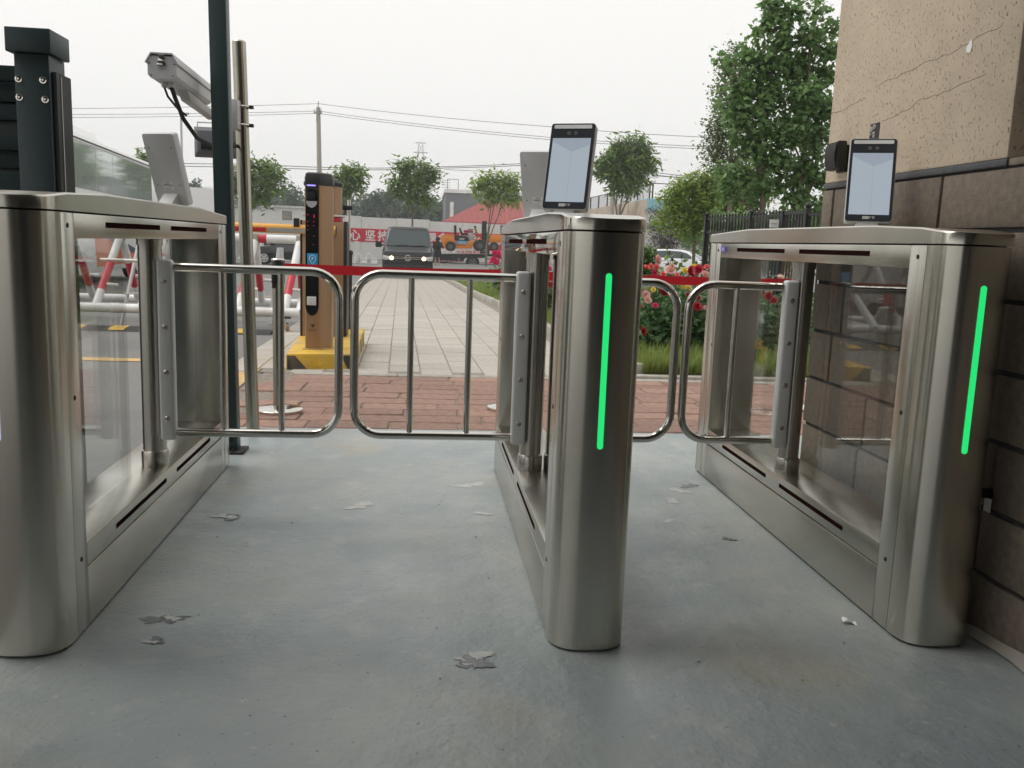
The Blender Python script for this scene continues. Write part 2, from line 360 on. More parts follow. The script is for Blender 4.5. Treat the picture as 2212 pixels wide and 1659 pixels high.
# ------------------------------------------------------------------ ground
flat('ground', [(-900, -300), (900, -300), (900, 1500), (-900, 1500)], -.505, M['asphalt_far'])['kind'] = 'structure'
ro = MB()
for i, (y0, y1) in enumerate(((-6, 4.40), (4.40, 8), (8, 14), (14, 22), (22, 33), (33, 70))):
    xs = (-40, -1.00) if y1 <= 4.40 else (-40, 40)
    g0, g1 = (G(y0)-.012, G(y1)-.012) if i else (-.012, -.012)
    ro.add([(xs[0], y0, g0), (xs[1], y0, g0), (xs[1], y1, g1), (xs[0], y1, g1)], [(0, 1, 2, 3)])
road = ro.build('road', M['asphalt'], smooth=False); road['kind'] = 'structure'
fl = MB(); fl.box(-.995, 1.435, -6, 4.405, -.2, 0); fl.box(1.436, 6, -6, .7, -.2, 0); fl.box(1.56, 3.4, 3.14, 4.405, -.2, 0)
floor = fl.build('floor', M['floor'], smooth=False); floor['kind'] = 'structure'
def blot(name, px, py, r, m, parent, e=.75, n=44, z=.0012, seed=0):
    rg = random.Random(seed+int(px)); d = cf+cr*((px-1106)/FPX)+cu*((829.5-py)/FPX); t = -CAMH/d.z; c = (d.x*t, d.y*t)
    pts = []
    for k in range(n):
        a = 2*math.pi*k/n; rr = r*(.62+.28*math.sin(a*2+px*.7)+.16*math.sin(a*5+px)+rg.uniform(-.17, .17)); pts.append((c[0]+rr*math.cos(a), c[1]+rr*e*math.sin(a)))
    mb = MB(); mb.add([(c[0], c[1], z)]+[(x, y, z) for x, y in pts], [(0, 1+k, 1+(k+1) % n) for k in range(n)])
    return mb.build(name, m, parent, smooth=False)
for i, (px, py, r, k) in enumerate(((1015, 1048, .075, 'l'), (780, 1092, .07, 'l'), (1045, 1110, .04, 'l'), (1023, 1422, .055, 'l'), (1028, 1432, .05, 'd'), (1468, 1060, .06, 'l'),
        (1452, 1082, .05, 'l'), (1490, 1050, .05, 'd'), (500, 1118, .05, 'd'), (488, 1117, .05, 'l'), (352, 1338, .06, 'd'), (372, 1336, .028, 'l'), (338, 1384, .03, 'd'), (326, 1388, .02, 'l'),
        (1575, 1165, .03, 'd'), (1445, 1125, .035, 'l'), (1640, 1110, .025, 'd'), (1000, 1440, .02, 'd'))):
    blot('floor_patch', px, py, r, M['floorchip_'+k], floor, seed=i*7, z=.0008+.0004*(i % 5))
# paving: red pavers between the gate and the path
pb = empty('paved_apron', (0, 4.41, 0)); pb['kind'] = 'structure'
bed = MB(); bed.add([(-1.14, 4.407, -.006), (3.4, 4.407, -.006), (3.4, 6.50, G(6.5)-.006), (-1.14, 6.50, G(6.5)-.006)], [(0, 1, 2, 3)]); bed.build('paving_bed', M['mortar'], pb, smooth=False)
pm = {}
for k in range(6):
    mb = MB(); L_ = (.40, .36, .44, .38, .30, .42)[k]; mb.box(0, L_-.012, 0, .188, -.03, .0)
    o = mb.build('brick', M['brick'], bevel=.007, seg=1); pm[k] = (o.data, L_); bpy.data.objects.remove(o)
rb = random.Random(3); y = 4.415
while y < 6.30:
    x = -1.10-rb.uniform(0, .3)
    while x < 3.0:
        k = rb.randrange(6); me, L_ = pm[k]
        if x > -1.2:
            o = bpy.data.objects.new('brick', me); COL.objects.link(o); o.parent = pb
            o.location = (x, y-4.41, G(y)+rb.uniform(.0005, .0055)); o.rotation_euler = (-.01714+rb.uniform(-.01, .01), rb.uniform(-.008, .008), rb.uniform(-.012, .012))
        x += L_
    y += .197
for k in range(6):                                                   # pale stone strip at the end of the apron
    MB().box(-.92+k*.75, -.175+k*.75, 6.385, 6.49, G(6.4)-.04, G(6.4)+.006).build('edge_stone', M['kerb'], pb, bevel=.006)
# grey paved path running to the road
pa = empty('path', (0, 6.5, G(6.5))); pa['kind'] = 'structure'
PX = -.026
def pathz(y): return G(y)
sl = MB()
for y0, y1 in ((6.495, 14), (14, 22), (22, 33.0), (33.0, 38)):
    sl.add([(-1.18+PX*(y0-6.5), y0, G(y0)-.004), (1.75+PX*(y0-6.5), y0, G(y0)-.004), (1.75+PX*(y1-6.5), y1, G(y1)-.004), (-1.18+PX*(y1-6.5), y1, G(y1)-.004)], [(0, 1, 2, 3)])
sl.build('path_bed', M['pathbed'], pa, smooth=False)
mb = MB(); mb.box(.0035, .2365, .0035, .3565, -.03, 0); o = mb.build('paver', M['paver'], bevel=.005, seg=1); pme = o.data; bpy.data.objects.remove(o)
rest = MB(); npv = 0
for j in range(88):
    for i in range(-5, 7):
        y = 6.50+j*.36+(.18 if i % 2 else 0)-.18
        x = -.242+i*.2405
        if y < 6.49 or y > 37: continue
        ox = PX*(y-6.5); z = G(y)+rb.uniform(.0, .004)
        if npv < 300 and y < 15:
            o = bpy.data.objects.new('paver', pme); COL.objects.link(o); o.parent = pa; o.location = (x+ox, y-6.5, z-G(6.5)); o.rotation_euler = (-.01714, rb.uniform(-.006, .006), -PX); npv += 1
        else:
            y1 = y+.353; a = [(x+ox+.0035, y, G(y)+.003), (x+ox+.2365, y, G(y)+.003), (x+PX*(y1-6.5)+.2365, y1, G(y1)+.003), (x+PX*(y1-6.5)+.0035, y1, G(y1)+.003)]
            rest.add(a, [(0, 1, 2, 3)])
tag(rest.build('paver', M['paver'], pa, smooth=False), kind='stuff')
# kerb stones along the lawn
kb = empty('kerb', (1.72, 6.6, G(6.6))); kb['kind'] = 'structure'
def kx(y): return 1.60-.0315*(y-7)+.03*math.sin(y*.5)
y = 6.62; rk = random.Random(5)
while y < 36:
    L_ = .46+rk.uniform(-.03, .05); x0, x1 = kx(y), kx(y+L_-.03); g = G(y)
    m_ = MB(); m_.loft([[(x0, y, g-.06), (x0+.12, y, g-.06), (x0+.12, y, g+.10+rk.uniform(0, .012)), (x0+.012, y, g+.105)],
                        [(x1, y+L_-.03, g-.07), (x1+.12, y+L_-.03, g-.07), (x1+.12, y+L_-.03, g+.095), (x1+.012, y+L_-.03, g+.10)]])
    m_.build('kerb_stone', M['kerb'], kb, bevel=.012); y += L_
for k in range(4):
    MB().box(1.62+k*.62, 2.225+k*.62, 6.50, 6.60, G(6.5)-.05, G(6.5)+.03).build('kerb_stone', M['kerb'], kb, bevel=.01)
# lawn
ln = MB(); ln.add([(kx(6.6)+.1, 6.601, G(6.6)-.05), (14, 6.601, G(6.6)-.05), (14, 6.6, G(6.6)+.05), (kx(6.6)+.1, 6.6, G(6.6)+.05)], [(0, 1, 2, 3)])
for y0, y1 in ((6.6, 12), (12, 20), (20, 36)):
    ln.add([(kx(y0)+.1, y0, G(y0)+.05), (14, y0, G(y0)+.05), (14, y1, G(y1)+.05), (kx(y1)+.1, y1, G(y1)+.05)], [(0, 1, 2, 3)])
ln.build('lawn', M['soil'], smooth=False)['kind'] = 'structure'
def tri_mesh(name, V, F, m, parent=None):
    me = bpy.data.meshes.new(name); me.from_pydata(V.tolist(), [], F.tolist()); me.materials.append(m)
    o = bpy.data.objects.new(name, me); COL.objects.link(o); o.parent = parent; return o
n = 46000
t = rng.random(n)**1.9; gy = 6.59+t*24; gx = np.array([kx(v) for v in gy])+.10+rng.random(n)**1.2*(2.8+.12*gy)
gz = np.array([G(v) for v in gy])+.045; hgt = rng.uniform(.05, .15, n)*(1+.5*(rng.random(n) < .1)); an = rng.uniform(0, 6.28, n); wd = rng.uniform(.004, .009, n)*(1+.09*(gy-6.6))
lx, ly = np.cos(an), np.sin(an); le = hgt*rng.uniform(.1, .7, n)
a2 = rng.uniform(0, 6.28, n); V = np.stack([np.stack([gx-lx*wd, gy-ly*wd, gz], 1), np.stack([gx+lx*wd, gy+ly*wd, gz], 1), np.stack([gx+np.cos(a2)*le, gy+np.sin(a2)*le, gz+hgt], 1)], 1).reshape(-1, 3)
tag(tri_mesh('grass', V, np.arange(3*n).reshape(-1, 3), M['grassblade']), kind='stuff')
# painted lines
def strip(name, x0, x1, y0, y1, m, z=.004, sx=0.):
    mb = MB(); g0, g1 = G(y0)+z-.012, G(y1)+z-.012
    mb.add([(x0, y0, g0), (x1, y0, g0), (x1+sx, y1, g1), (x0+sx, y1, g1)], [(0, 1, 2, 3)]); return mb.build(name, m, road, smooth=False)
strip('yellow_line', -14, -1.55, 7.0, 7.19, M['roadyellow'])
strip('yellow_line', -1.32, -1.15, 4.9, 11.5, M['roadyellow'], z=.008, sx=-.17)
strip('yellow_line', -9, -2.6, 17.5, 17.65, M['roadyellow'])
strip('yellow_line', -40, 9, 40.0, 40.15, M['roadyellow'])
# rubber speed bump in black and yellow blocks
bump = empty('speed_bump', (-3.2, 9.7, G(9.7)-.012), 'low rubber speed bump in black and yellow blocks under the barrier', 'speed bump')
for k in range(10):
    x0 = -5.9+k*.43; g = G(9.7)-.012
    MB().prism_yz([(9.45, g), (9.55, g+.03), (9.7, g+.042), (9.82, g+.03), (9.92, g)], x0, x0+.425).build('rubber_block', M['rubber'], bump)
    if k % 1 == 0:
        MB().prism_yz([(9.50, g+.019), (9.55, g+.034), (9.70, g+.046), (9.70, g+.044), (9.55, g+.030)], x0+.06, x0+.22).build('yellow_chevron', M['yellow'], bump)

# ------------------------------------------------------------------ turnstiles
HW = .0917; Y0, YS, YC, YF, YE = 1.93, 2.026, 2.100, 3.515, 3.650; ZS = .983
def plan(hw, y0=Y0, dep=.088, n=26, p=2.7):
    pts = []
    for k in range(n+1):
        a = math.pi*k/n; c, s_ = math.cos(a), math.sin(a)
        pts.append((-hw*math.copysign(abs(c)**(2/p), c), y0+dep*(1-abs(s_)**(2/p))))
    return pts
def lid_z(y):
    P = ((1.92, 1.012), (2.06, 1.026), (2.30, 1.0345), (3.23, 1.036), (3.66, 1.019))
    for (a, b), (c, d) in zip(P, P[1:]):
        if y <= c: return b+(d-b)*(y-a)/(c-a)
    return P[-1][1]
def turnstile(Xc, sides, label, polish=None, sticker=False, dots=False):
    t = empty('turnstile', (Xc, Y0, 0), label, 'turnstile', 'three steel swing turnstiles')
    X = lambda x: Xc+x
    mb = MB(); mb.prism_xy([(X(x), y) for x, y in plan(HW)+[(HW, YS-.0015), (-HW, YS-.0015)]], .006, ZS); mb.build('end_pillar', M['steel'], t)
    MB().box(X(-HW), X(HW), YS+.0015, YC-.0015, .006, ZS).build('near_column', M['steel_side'], t, bevel=.0015)
    c = MB(); c.box(X(-HW+.006), X(HW-.006), Y0+.06, YC-.004, .0005, ZS+.003); c.box(X(-HW+.006), X(HW-.006), YF+.004, YE-.01, .0005, ZS+.003)
    c.box(X(-HW+.006), X(HW-.006), YC-.004, YF+.004, .0005, .209); c.box(X(-HW+.006), X(HW-.006), YC-.004, YF+.004, .93, ZS+.003); c.build('inner_frame', M['core'], t)
    MB().box(X(-HW), X(HW), YF+.0015, 3.575, .006, ZS).build('far_column', M['steel_side'], t, bevel=.0015)
    MB().box(X(-HW), X(HW), 3.578, YE, .006, ZS).build('far_column', M['steel_side'], t, bevel=.003)
    MB().box(X(-HW), X(HW), YC, YF, .006, .1485).build('kick_panel', M['steel_side'], t, bevel=.002)
    MB().box(X(-HW), X(HW), YC, YF, .1525, .213).build('lower_rail', M['steel_side'], t, bevel=.002)
    MB().box(X(-HW), X(HW), YC, YF, .9265, ZS).build('upper_rail', M['polished'] if polish else M['steel_side'], t, bevel=.002)
    rings = []
    ys = sorted(set([y for _, y in plan(HW+.002, Y0-.004, .09)]))
    st = [(y, abs(next(x for x, yy in plan(HW+.002, Y0-.004, .09) if yy == y))) for y in ys]
    st = [(y, max(h, .012)) for y, h in st] + [(2.06, HW+.002), (2.30, HW+.002), (3.23, HW+.002), (3.652, HW+.002)]
    st = sorted({round(y, 5): h for y, h in st}.items())
    for y, h in st:
        zt = lid_z(y); b = .004
        rings.append([(X(-h), y, .987), (X(h), y, .987), (X(h), y, zt-b), (X(h-b), y, zt), (X(-h+b), y, zt), (X(-h), y, zt-b)])
    MB().loft(rings).build('lid', M['steel'], t)
    if polish:
        lm = [c for c in t.children if c.name.startswith('lid')][0].data; lm.materials.append(M['polished'])
        for p in lm.polygons:
            if p.normal.x < -.9: p.material_index = 1
    # green light strip on the rounded end
    pl = []; lo_ = -.019 if Xc < -.5 else 0.
    for k in range(17):
        a = math.pi*k/16; pl.append((X(lo_+.0068*math.cos(a)), .8870+.0068*math.sin(a)))
    for k in range(17):
        a = math.pi+math.pi*k/16; pl.append((X(lo_+.0068*math.cos(a)), .5010+.0068*math.sin(a)))
    MB().prism_xz(pl, Y0-.0022, Y0+.004).build('light_strip', M['paleled'] if Xc < -.5 else M['green'], t)
    # panes
    MB().box(X(-.004), X(.004), YC, 2.705, .2135, .926).build('glass_pane', M['glass'], t)
    MB().box(X(-.004), X(.004), 2.965, YF, .2135, .926).build('glass_pane', M['glass'], t)
    for s in (-1, 1):
        xf = X(s*HW); d = s*.0009
        def onface(name, y0, y1, z0, z1, m):
            a, b = sorted((xf-s*.002, xf+d)); return MB().box(a, b, y0, y1, z0, z1).build(name, m, t, smooth=False)
        onface('sensor_slot', 2.30, 2.755, .9525, .9665, M['slot']); onface('sensor_slot', 2.875, 3.325, .9525, .9665, M['slot'])
        onface('sensor_slot', 2.30, 2.755, .1775, .1905, M['slot']); onface('sensor_slot', 2.875, 3.325, .1775, .1905, M['slot'])
        for yy in (2.063, 3.545):
            for zz in (.955, .567, .182):
                MB().disc((xf-s*.002, yy, zz), (s, 0, 0), .0058, .0028, 14).build('screw_hole', M['core'], t)
    if sticker:
        MB().box(X(-HW-.0012), X(-HW+.001), 3.462, 3.51, .950, .972).build('sticker', M['violet'], t, smooth=False)
        lettering('sticker_text', 'EIR', .013, M['textwhite'], t, (X(-HW-.0018), 3.486, .956), (0, -1, 0), (0, 0, 1), bold=.02)
    for s in sides:
        pc = X(s*(HW-.055) if len(sides) == 1 else s*.044); PY = 2.835
        MB().lathe([(.036, 0), (.036, .664)], (pc, PY, .258), 28).build('pivot_post', M['postst'], t)
        MB().lathe([(.0405, 0), (.0415, .004), (.0415, .040), (.039, .048), (.036, .050)], (pc, PY, .2135), 28).build('post_collar', M['postst'], t)
        MB().lathe([(.039, 0), (.039, .020)], (pc, PY, .906), 28).build('post_collar', M['postst'], t)
    return t
def gate(t, s, xp, xe, bars):                                        # swing gate from the pivot post at xp to its free edge xe
    Yg = 2.80; r = .0135; zt, zb = .843, .327; q = .085; e = xe-s*r; pts = [(xp, Yg, zt)]
    for k in range(9):
        a = math.pi/2*k/8; pts.append((e-s*q+s*q*math.sin(a), Yg, zt-q+q*math.cos(a)))
    for k in range(9):
        a = math.pi/2*k/8; pts.append((e-s*q+s*q*math.cos(a), Yg, zb+q-q*math.sin(a)))
    pts.append((xp, Yg, zb))
    g = MB().tube(pts, r, 16).build('swing_gate', M['chrome'], t)
    for b in bars: MB().tube([(b, Yg, zb+.010), (b, Yg, zt-.010)], .0098, 14).build('gate_bar', M['chrome'], g)
    x0, x1 = sorted((xp-s*.034, xp+s*.012)); MB().box(x0, x1, Yg-.026, Yg+.012, zb-.022, zt+.022).build('hinge_plate', M['silver'], g, bevel=.009, seg=3)
    for z in (.80, .66, .52, .375):
        c = MB(); c.lathe([(.0085, 0), (.0085, .001), (.0062, .0030), (.003, .0032), (.0028, .0015)], (0, 0, 0), 14)
        c.v = [((x0+x1)/2+v[0], Yg-.026-v[2], z+v[1]) for v in c.v]; c.build('screw', M['postst'], g)
    return g
XL, XC, XR = -.8767, .4087, 1.2922
tL = turnstile(XL, (1,), 'steel turnstile cabinet beside the dark green slatted gate, its gate swung towards the middle cabinet')
tC = turnstile(XC, (-1, 1), 'middle steel turnstile cabinet with two tablets on top and a gate on each side', polish=True)
tR = turnstile(XR, (-1,), 'steel turnstile cabinet against the brown stone wall with a small violet sticker', sticker=True)
gate(tL, 1, -.772, -.247, (-.617, -.439)); gate(tC, -1, .305, -.226, (-.036, .148)); gate(tC, 1, .512, .838, (.66,)); gate(tR, -1, 1.189, .848, (1.022,))

# ------------------------------------------------------------------ face recognition tablets on the lids
def terminal(x, y, facing, label, back_label=False):
    # local frame: -Y is the screen side, rotated about Z, leaning back
    z0 = lid_z(y)+.001; rz = R(-24) if facing < 0 else R(180-24)
    t = empty('face_tablet', (x, y, z0), label, 'tablet', 'tablets on the turnstile lids', rz)
    lean = R(16 if facing < 0 else 18); W_, H_, D_ = .130, .254, .027
    rot = Matrix.Translation((0, 0, .012)) @ Matrix.Rotation(-lean, 4, 'X')
    def put(mb, name, m, parent=t, **k):
        mb.v = [tuple(rot @ Vector(v)) for v in mb.v]; return mb.build(name, m, parent, world=False, **k)
    def rr(w, h, r, zc, n=6):
        p = []
        for cx, cz, a0 in ((w/2-r, h/2-r, 0), (-w/2+r, h/2-r, 90), (-w/2+r, -h/2+r, 180), (w/2-r, -h/2+r, 270)):
            for k in range(n+1): a = R(a0+90*k/n); p.append((cx+r*math.cos(a), zc+cz+r*math.sin(a)))
        return p
    zc = H_/2
    body = put(MB().prism_xz(rr(W_, H_, .009, zc), -.010, D_-.010), 'case', M['silverlt'], bevel=.0012)
    put(MB().prism_xz(rr(W_-.004, H_-.004, .008, zc), -.0125, -.0095), 'front_glass', M['bezel'])
    put(MB().prism_xz([(-.0555, .0215), (.0555, .0215), (.0555, .2085), (-.0555, .2085)], -.0131, -.0120), 'screen', M['screen'], smooth=False)
    put(MB().prism_xz([(-.0555, .199), (.004, .168), (.0555, .190), (.0555, .2085), (-.0555, .2085)], -.0133, -.0130), 'screen_reflection', M['screen_refl'], smooth=False)  # reflected ceiling corner, painted on as dimmer glowing shapes
    put(MB().prism_xz([(.0035, .0215), (.0050, .0215), (.0050, .168), (.0035, .168)], -.0133, -.0130), 'screen_reflection', M['screen_refl'], smooth=False)
    put(MB().prism_xz(rr(W_-.020, .0110, .003, .2425), -.0131, -.0120), 'light_bar', M['flashbar'])
    for dx in (-.010, .010):
        put(MB().disc((dx, -.0120, .2235), (0, -1, 0), .0058, .0012, 20), 'camera_lens', M['lens'])
    lo = put(MB().prism_xz([(-.0155, .0085), (.0015, .0085), (.0015, .0165), (-.0155, .0165)], -.0131, -.0122), 'logo_plate', M['textwhite'], smooth=False)
    def txt(nm, s, size, m, cx, cz, y):
        o = lettering(nm, s, size, m, t, (0, 0, 0), (1, 0, 0), (0, 0, 1), world=False)
        for v in o.data.vertices: v.co = rot @ Vector((v.co.x+cx, y, v.co.z+cz))
        return o
    txt('logo_text', 'MEGVII', .0048, M['textdark'], -.007, .0108, -.0136); txt('logo_text', '旷视', .0078, M['textwhite'], .0098, .0098, -.0136)
    # back: screws and rating label
    for dx in (-.047, .047):
        for dz in (.205, .075): put(MB().disc((dx, D_-.0105, dz), (0, 1, 0), .0024, .0010, 10), 'screw', M['textdark'])
    lb = put(MB().box(-.020, .024, D_-.0102, D_-.0095, .060, .088), 'rating_label', M['flashbar'], smooth=False)
    for k, (a, b, c, d) in enumerate(((-.006, .012, .083, .086), (-.004, .020, .073, .0795), (-.018, -.006, .0765, .0785), (-.018, -.008, .0735, .0755), (-.018, .001, .070, .0718), (-.010, .022, .0625, .0642))):
        put(MB().box(a, b, D_-.0097, D_-.0092, c, d), 'label_print', M['textgrey'], lb, smooth=False)
    # wedge foot
    MB().prism_yz([(-.012, .0), (.075, .0), (.072, .004), (.022, .058), (.0, .05)], -.030, .030).build('foot', M['silverlt'], t, bevel=.002, world=False)
    return t
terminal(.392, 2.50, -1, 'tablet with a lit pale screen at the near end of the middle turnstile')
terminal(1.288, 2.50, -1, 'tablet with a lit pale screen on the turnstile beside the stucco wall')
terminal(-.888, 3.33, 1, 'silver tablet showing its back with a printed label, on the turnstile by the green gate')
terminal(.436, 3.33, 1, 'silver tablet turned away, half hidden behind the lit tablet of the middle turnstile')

# ------------------------------------------------------------------ gatehouse wall, unseen roof slab
gw = empty('gatehouse_wall', (1.435, 2.1, 0), 'wall of rough beige stucco over courses of brown stone', 'wall')
XW = 1.435
core = MB(); core.box(XW+.010, 6, -5.9, 3.125, 0, 1.185); core.box(XW+.006, XW+.2, 2.12, 3.12, 1.185, 3.0); core.box(XW+.5, 6, -5.9, 3.0, 1.19, 3.0); core.build('wall_core', M['joint'], gw, smooth=False)
st = MB(); st.box(XW, XW+.5, 2.115, 3.130, 1.2045, 3.0); st.build('stucco_face', M['stucco'], gw, bevel=.008)
MB().box(XW-.002, XW+.6, 2.112, 3.132, 1.186, 1.2045).build('dark_band', M['band'], gw, bevel=.003)
MB().box(XW+.001, 6, -5.9, 2.108, 1.186, 1.204).build('sill', M['stone'], gw, bevel=.003)
zs = (.0, .158, .328, .503, .678, .853, 1.028, 1.186); rs_ = random.Random(11)
for i, (z0, z1) in enumerate(zip(zs, zs[1:])):
    off = (2.385, 2.05, 2.68, 2.30, 2.90, 2.20, 2.388)[i]; ys = sorted([off-.66*k for k in range(8)]+[off+.66*k for k in range(1, 4)])
    ys = [y for y in ys if -1.6 < y < 3.05]+[3.130]
    for a, b in zip(ys, ys[1:]):
        d = rs_.uniform(-.0015, .0015)
        MB().box(XW+d, XW+.03, a+.006, b-(.006 if b < 3.1 else 0), z0+(.0 if i == 0 else .0065), z1-.0065).build('stone', M['stone'], gw, bevel=.004)
for i, (z0, z1) in enumerate(zip(zs, zs[1:])): MB().box(XW+.032, XW+.55, 3.1255, 3.133, z0+.0065, z1-.0065).build('stone', M['stone'], gw, bevel=.003)
# broken hole in the stucco, cracks, pale filler patch
h = MB(); h.box(XW-.0015, XW+.002, 2.765, 2.825, 1.305, 1.375); hole = h.build('broken_hole', M['joint'], gw, smooth=False)
rh = random.Random(2)
for k in range(14):
    yy, zz = rh.uniform(2.767, 2.815), rh.uniform(1.306, 1.366); MB().box(XW-.004, XW+.001, yy, yy+rh.uniform(.006, .016), zz, zz+rh.uniform(.004, .012)).build('rubble_bit', M['concrete'], hole, bevel=.001)
for pts in (((3.13, 1.447), (3.02, 1.452), (2.93, 1.462), (2.86, 1.468)), ((2.82, 1.495), (2.66, 1.500), (2.52, 1.512), (2.40, 1.516), (2.30, 1.528), (2.17, 1.540)),
            ((2.75, 1.378), (2.66, 1.385), (2.55, 1.405), (2.45, 1.410), (2.33, 1.425), (2.22, 1.423))):
    p2 = []
    for (a, b), (c, d) in zip(pts, pts[1:]):
        for k in range(5): p2.append((XW-.0002, a+(c-a)*k/5+rh.uniform(-.004, .004), b+(d-b)*k/5+rh.uniform(-.005, .005)))
    MB().tube(p2, .0007, 5).build('crack', M['crack'], gw)
mb = MB(); mb.prism([(2.335, 1.500), (2.318, 1.496), (2.312, 1.512), (2.316, 1.530), (2.326, 1.524), (2.338, 1.512)], lambda y, z: (XW+.002, y, z), lambda y, z: (XW-.0022, y, z)); mb.build('filler_patch', M['textwhite'], gw)
# mortar smear along the foot of the wall
mb = MB(); p2 = [(XW-.012-.022*rh.random(), 1.0+k*.05, .010+.03*rh.random()) for k in range(24)]
for (a, b, c_), (d, e_, f_) in zip(p2, p2[1:]): mb.add([(a, b, .004), (d, e_, .004), (XW-.003, e_, f_), (XW-.003, b, c_)], [(0, 1, 2, 3)])
mb.build('mortar_smear', M['concrete'], gw)
sp = empty('wall_speaker', (XW, 2.98, 1.28), 'small black box on the stucco wall beside the tablet', 'speaker')
MB().prism_yz([(2.945, 1.247), (3.035, 1.240), (3.045, 1.33), (2.95, 1.338)], XW-.045, XW-.012).build('body', M['black'], sp, bevel=.006)
MB().prism_xz([(XW-.046, 1.247), (XW-.052, 1.27), (XW-.054, 1.295), (XW-.051, 1.32), (XW-.046, 1.333)], 2.955, 3.03).build('front_grille', M['rubber'], sp)
MB().box(XW-.012, XW-.0005, 2.96, 3.02, 1.235, 1.325).build('bracket', M['black'], sp)
cd = empty('pipe_stub', (XW, 2.03, .37), 'black pipe stub with a white tag low on the stone wall', 'pipe')
MB().tube([(XW+.002, 2.02, .372), (XW-.03, 2.02, .372), (XW-.036, 2.02, .355)], .014, 12).build('elbow', M['blackgloss'], cd)
MB().box(XW-.006, XW-.004, 2.005, 2.03, .325, .36).build('tag', M['textwhite'], cd)
cn = empty('unseen_canopy', (0, 1, 2.9), 'wide unseen canopy short of the turnstiles, its edges set to shade the near floor', 'unseen_canopy')
MB().box(-4.2, 6, -6.9, 1.85, 2.75, 3.05).build('roof_slab', mat('unseen_soffit', (.32, .32, .305), .8, var=.05), cn, smooth=False)  # slab stays out of view, its edges placed by the shade they throw
MB().box(-4.21, 6.01, 1.851, 1.911, 2.65, 3.10).build('fascia_beam', M['greenpaint'], cn)
# unseen building behind the gate, mirrored in the steel, widened to darken the floor
bb = empty('unseen_rear_building', (0, -10, 0), 'long unseen brown brick building behind the gate, widened to darken the floor', 'building')
MB().box(-2.6, 16, -12, -7, 0, 6).build('wall', mat('unseen_building_render', (.32, .29, .245), .8, var=.1), bb, smooth=False)  # wall of the unseen building
for k in range(5): MB().box(-1.6+k*2.8, -.2+k*2.8, -7.02, -6.98, .9, 2.6).build('window', M['carglass'], bb, smooth=False)  # windows of the unseen building

# ------------------------------------------------------------------ dark green slatted gate with its post
gg = empty('slatted_gate', (-1.2, 2.96, 0), 'dark green metal gate post with cap and bolts beside its slatted panel', 'gate')
px0, px1 = at(38, 300, 2.9).x, at(113, 300, 2.9).x
MB().box(px0, px1, 2.90, 3.02, -.012, 1.462).build('post', M['greenpaint'], gg, bevel=.003)
MB().box(px0-.018, px1+.012, 2.885, 3.034, 1.464, 1.535).build('post_cap', M['greenpaint'], gg, bevel=.004)
MB().box(px1+.0005, px1+.014, 2.915, 3.028, -.01, 1.415).build('guide_channel', M['black'], gg)
MB().box(px1+.0142, px1+.016, 2.945, 2.950, .0, 1.405).build('brush_strip', M['silverlt'], gg)
for px, py in ((40, 170), (93, 173), (42, 210), (98, 215)):
    p = at(px, py, 2.90); c = MB(); c.lathe([(.0105, 0), (.0105, .002), (.0075, .0022), (.0065, .006), (.0032, .0068), (.0028, .004)], (0, 0, 0), 16)
    c.v = [(p.x+v[0], 2.90-v[2], p.z+v[1]) for v in c.v]; c.build('bolt', M['chrome'], gg)
MB().box(-2.6, px0-.001, 2.985, 3.0, .0, 1.425).build('back_panel', M['greenpaint'], gg)
for z0, z1, yy in ((1.385, 1.43, 2.93), (1.325, 1.375, 2.95), (1.27, 1.315, 2.94), (1.18, 1.225, 2.94), (1.125, 1.172, 2.955)):
    MB().box(-2.6, px0-.001, yy, yy+.03, z0, z1).build('slat', M['greenpaint'], gg, bevel=.003)
for k in range(9):
    MB().box(-2.6, px0-.001, 2.93, 2.96, 1.115-.122*(k+1), 1.112-.122*k).build('slat', M['greenpaint'], gg, bevel=.002)

# ------------------------------------------------------------------ dark post and steel pole
dp = empty('square_post', (-.845, 3.87, 0), 'slim dark green square post bolted to the floor behind the first turnstile', 'post')
zt = 3.1; dx = -.03
MB().loft([[(-.865, 3.86, .012), (-.795, 3.86, .012), (-.795, 3.93, .012), (-.865, 3.93, .012)], [(-.905, 3.86, zt), (-.835, 3.86, zt), (-.835, 3.93, zt), (-.905, 3.93, zt)]]).build('shaft', M['greenpaint'], dp, bevel=.003)
MB().box(-.90, -.765, 3.83, 3.96, .0, .011).build('base_plate', M['rubber'], dp, bevel=.002)
for x in (-.852, -.81): MB().lathe([(.010, 0), (.010, .008), (.006, .009), (.006, .016)], (x, 3.845, .011), 6).build('bolt', M['black'], dp)
c = MB(); c.lathe([(.011, 0), (.010, .006)], n=6); c.v = [(-.822+v[0], 3.86-v[2], .055+v[1]) for v in c.v]; c.build('bolt', M['black'], dp)
tp = at(516, 95, 4.33); 
spole = empty('camera_pole', (-.824, 4.36, 0), 'weathered round steel pole carrying the camera and floodlight', 'pole')
MB().tube([(-.822, 4.36, 0), (-.868, 4.36, 1.822)], .0315, 24).build('tube', M['oldsteel'], spole)
MB().tube([(-.868, 4.36, 1.822), (-.868, 4.36, 1.829)], [.0315, .026], 24).build('end_cap', M['oldsteel'], spole)
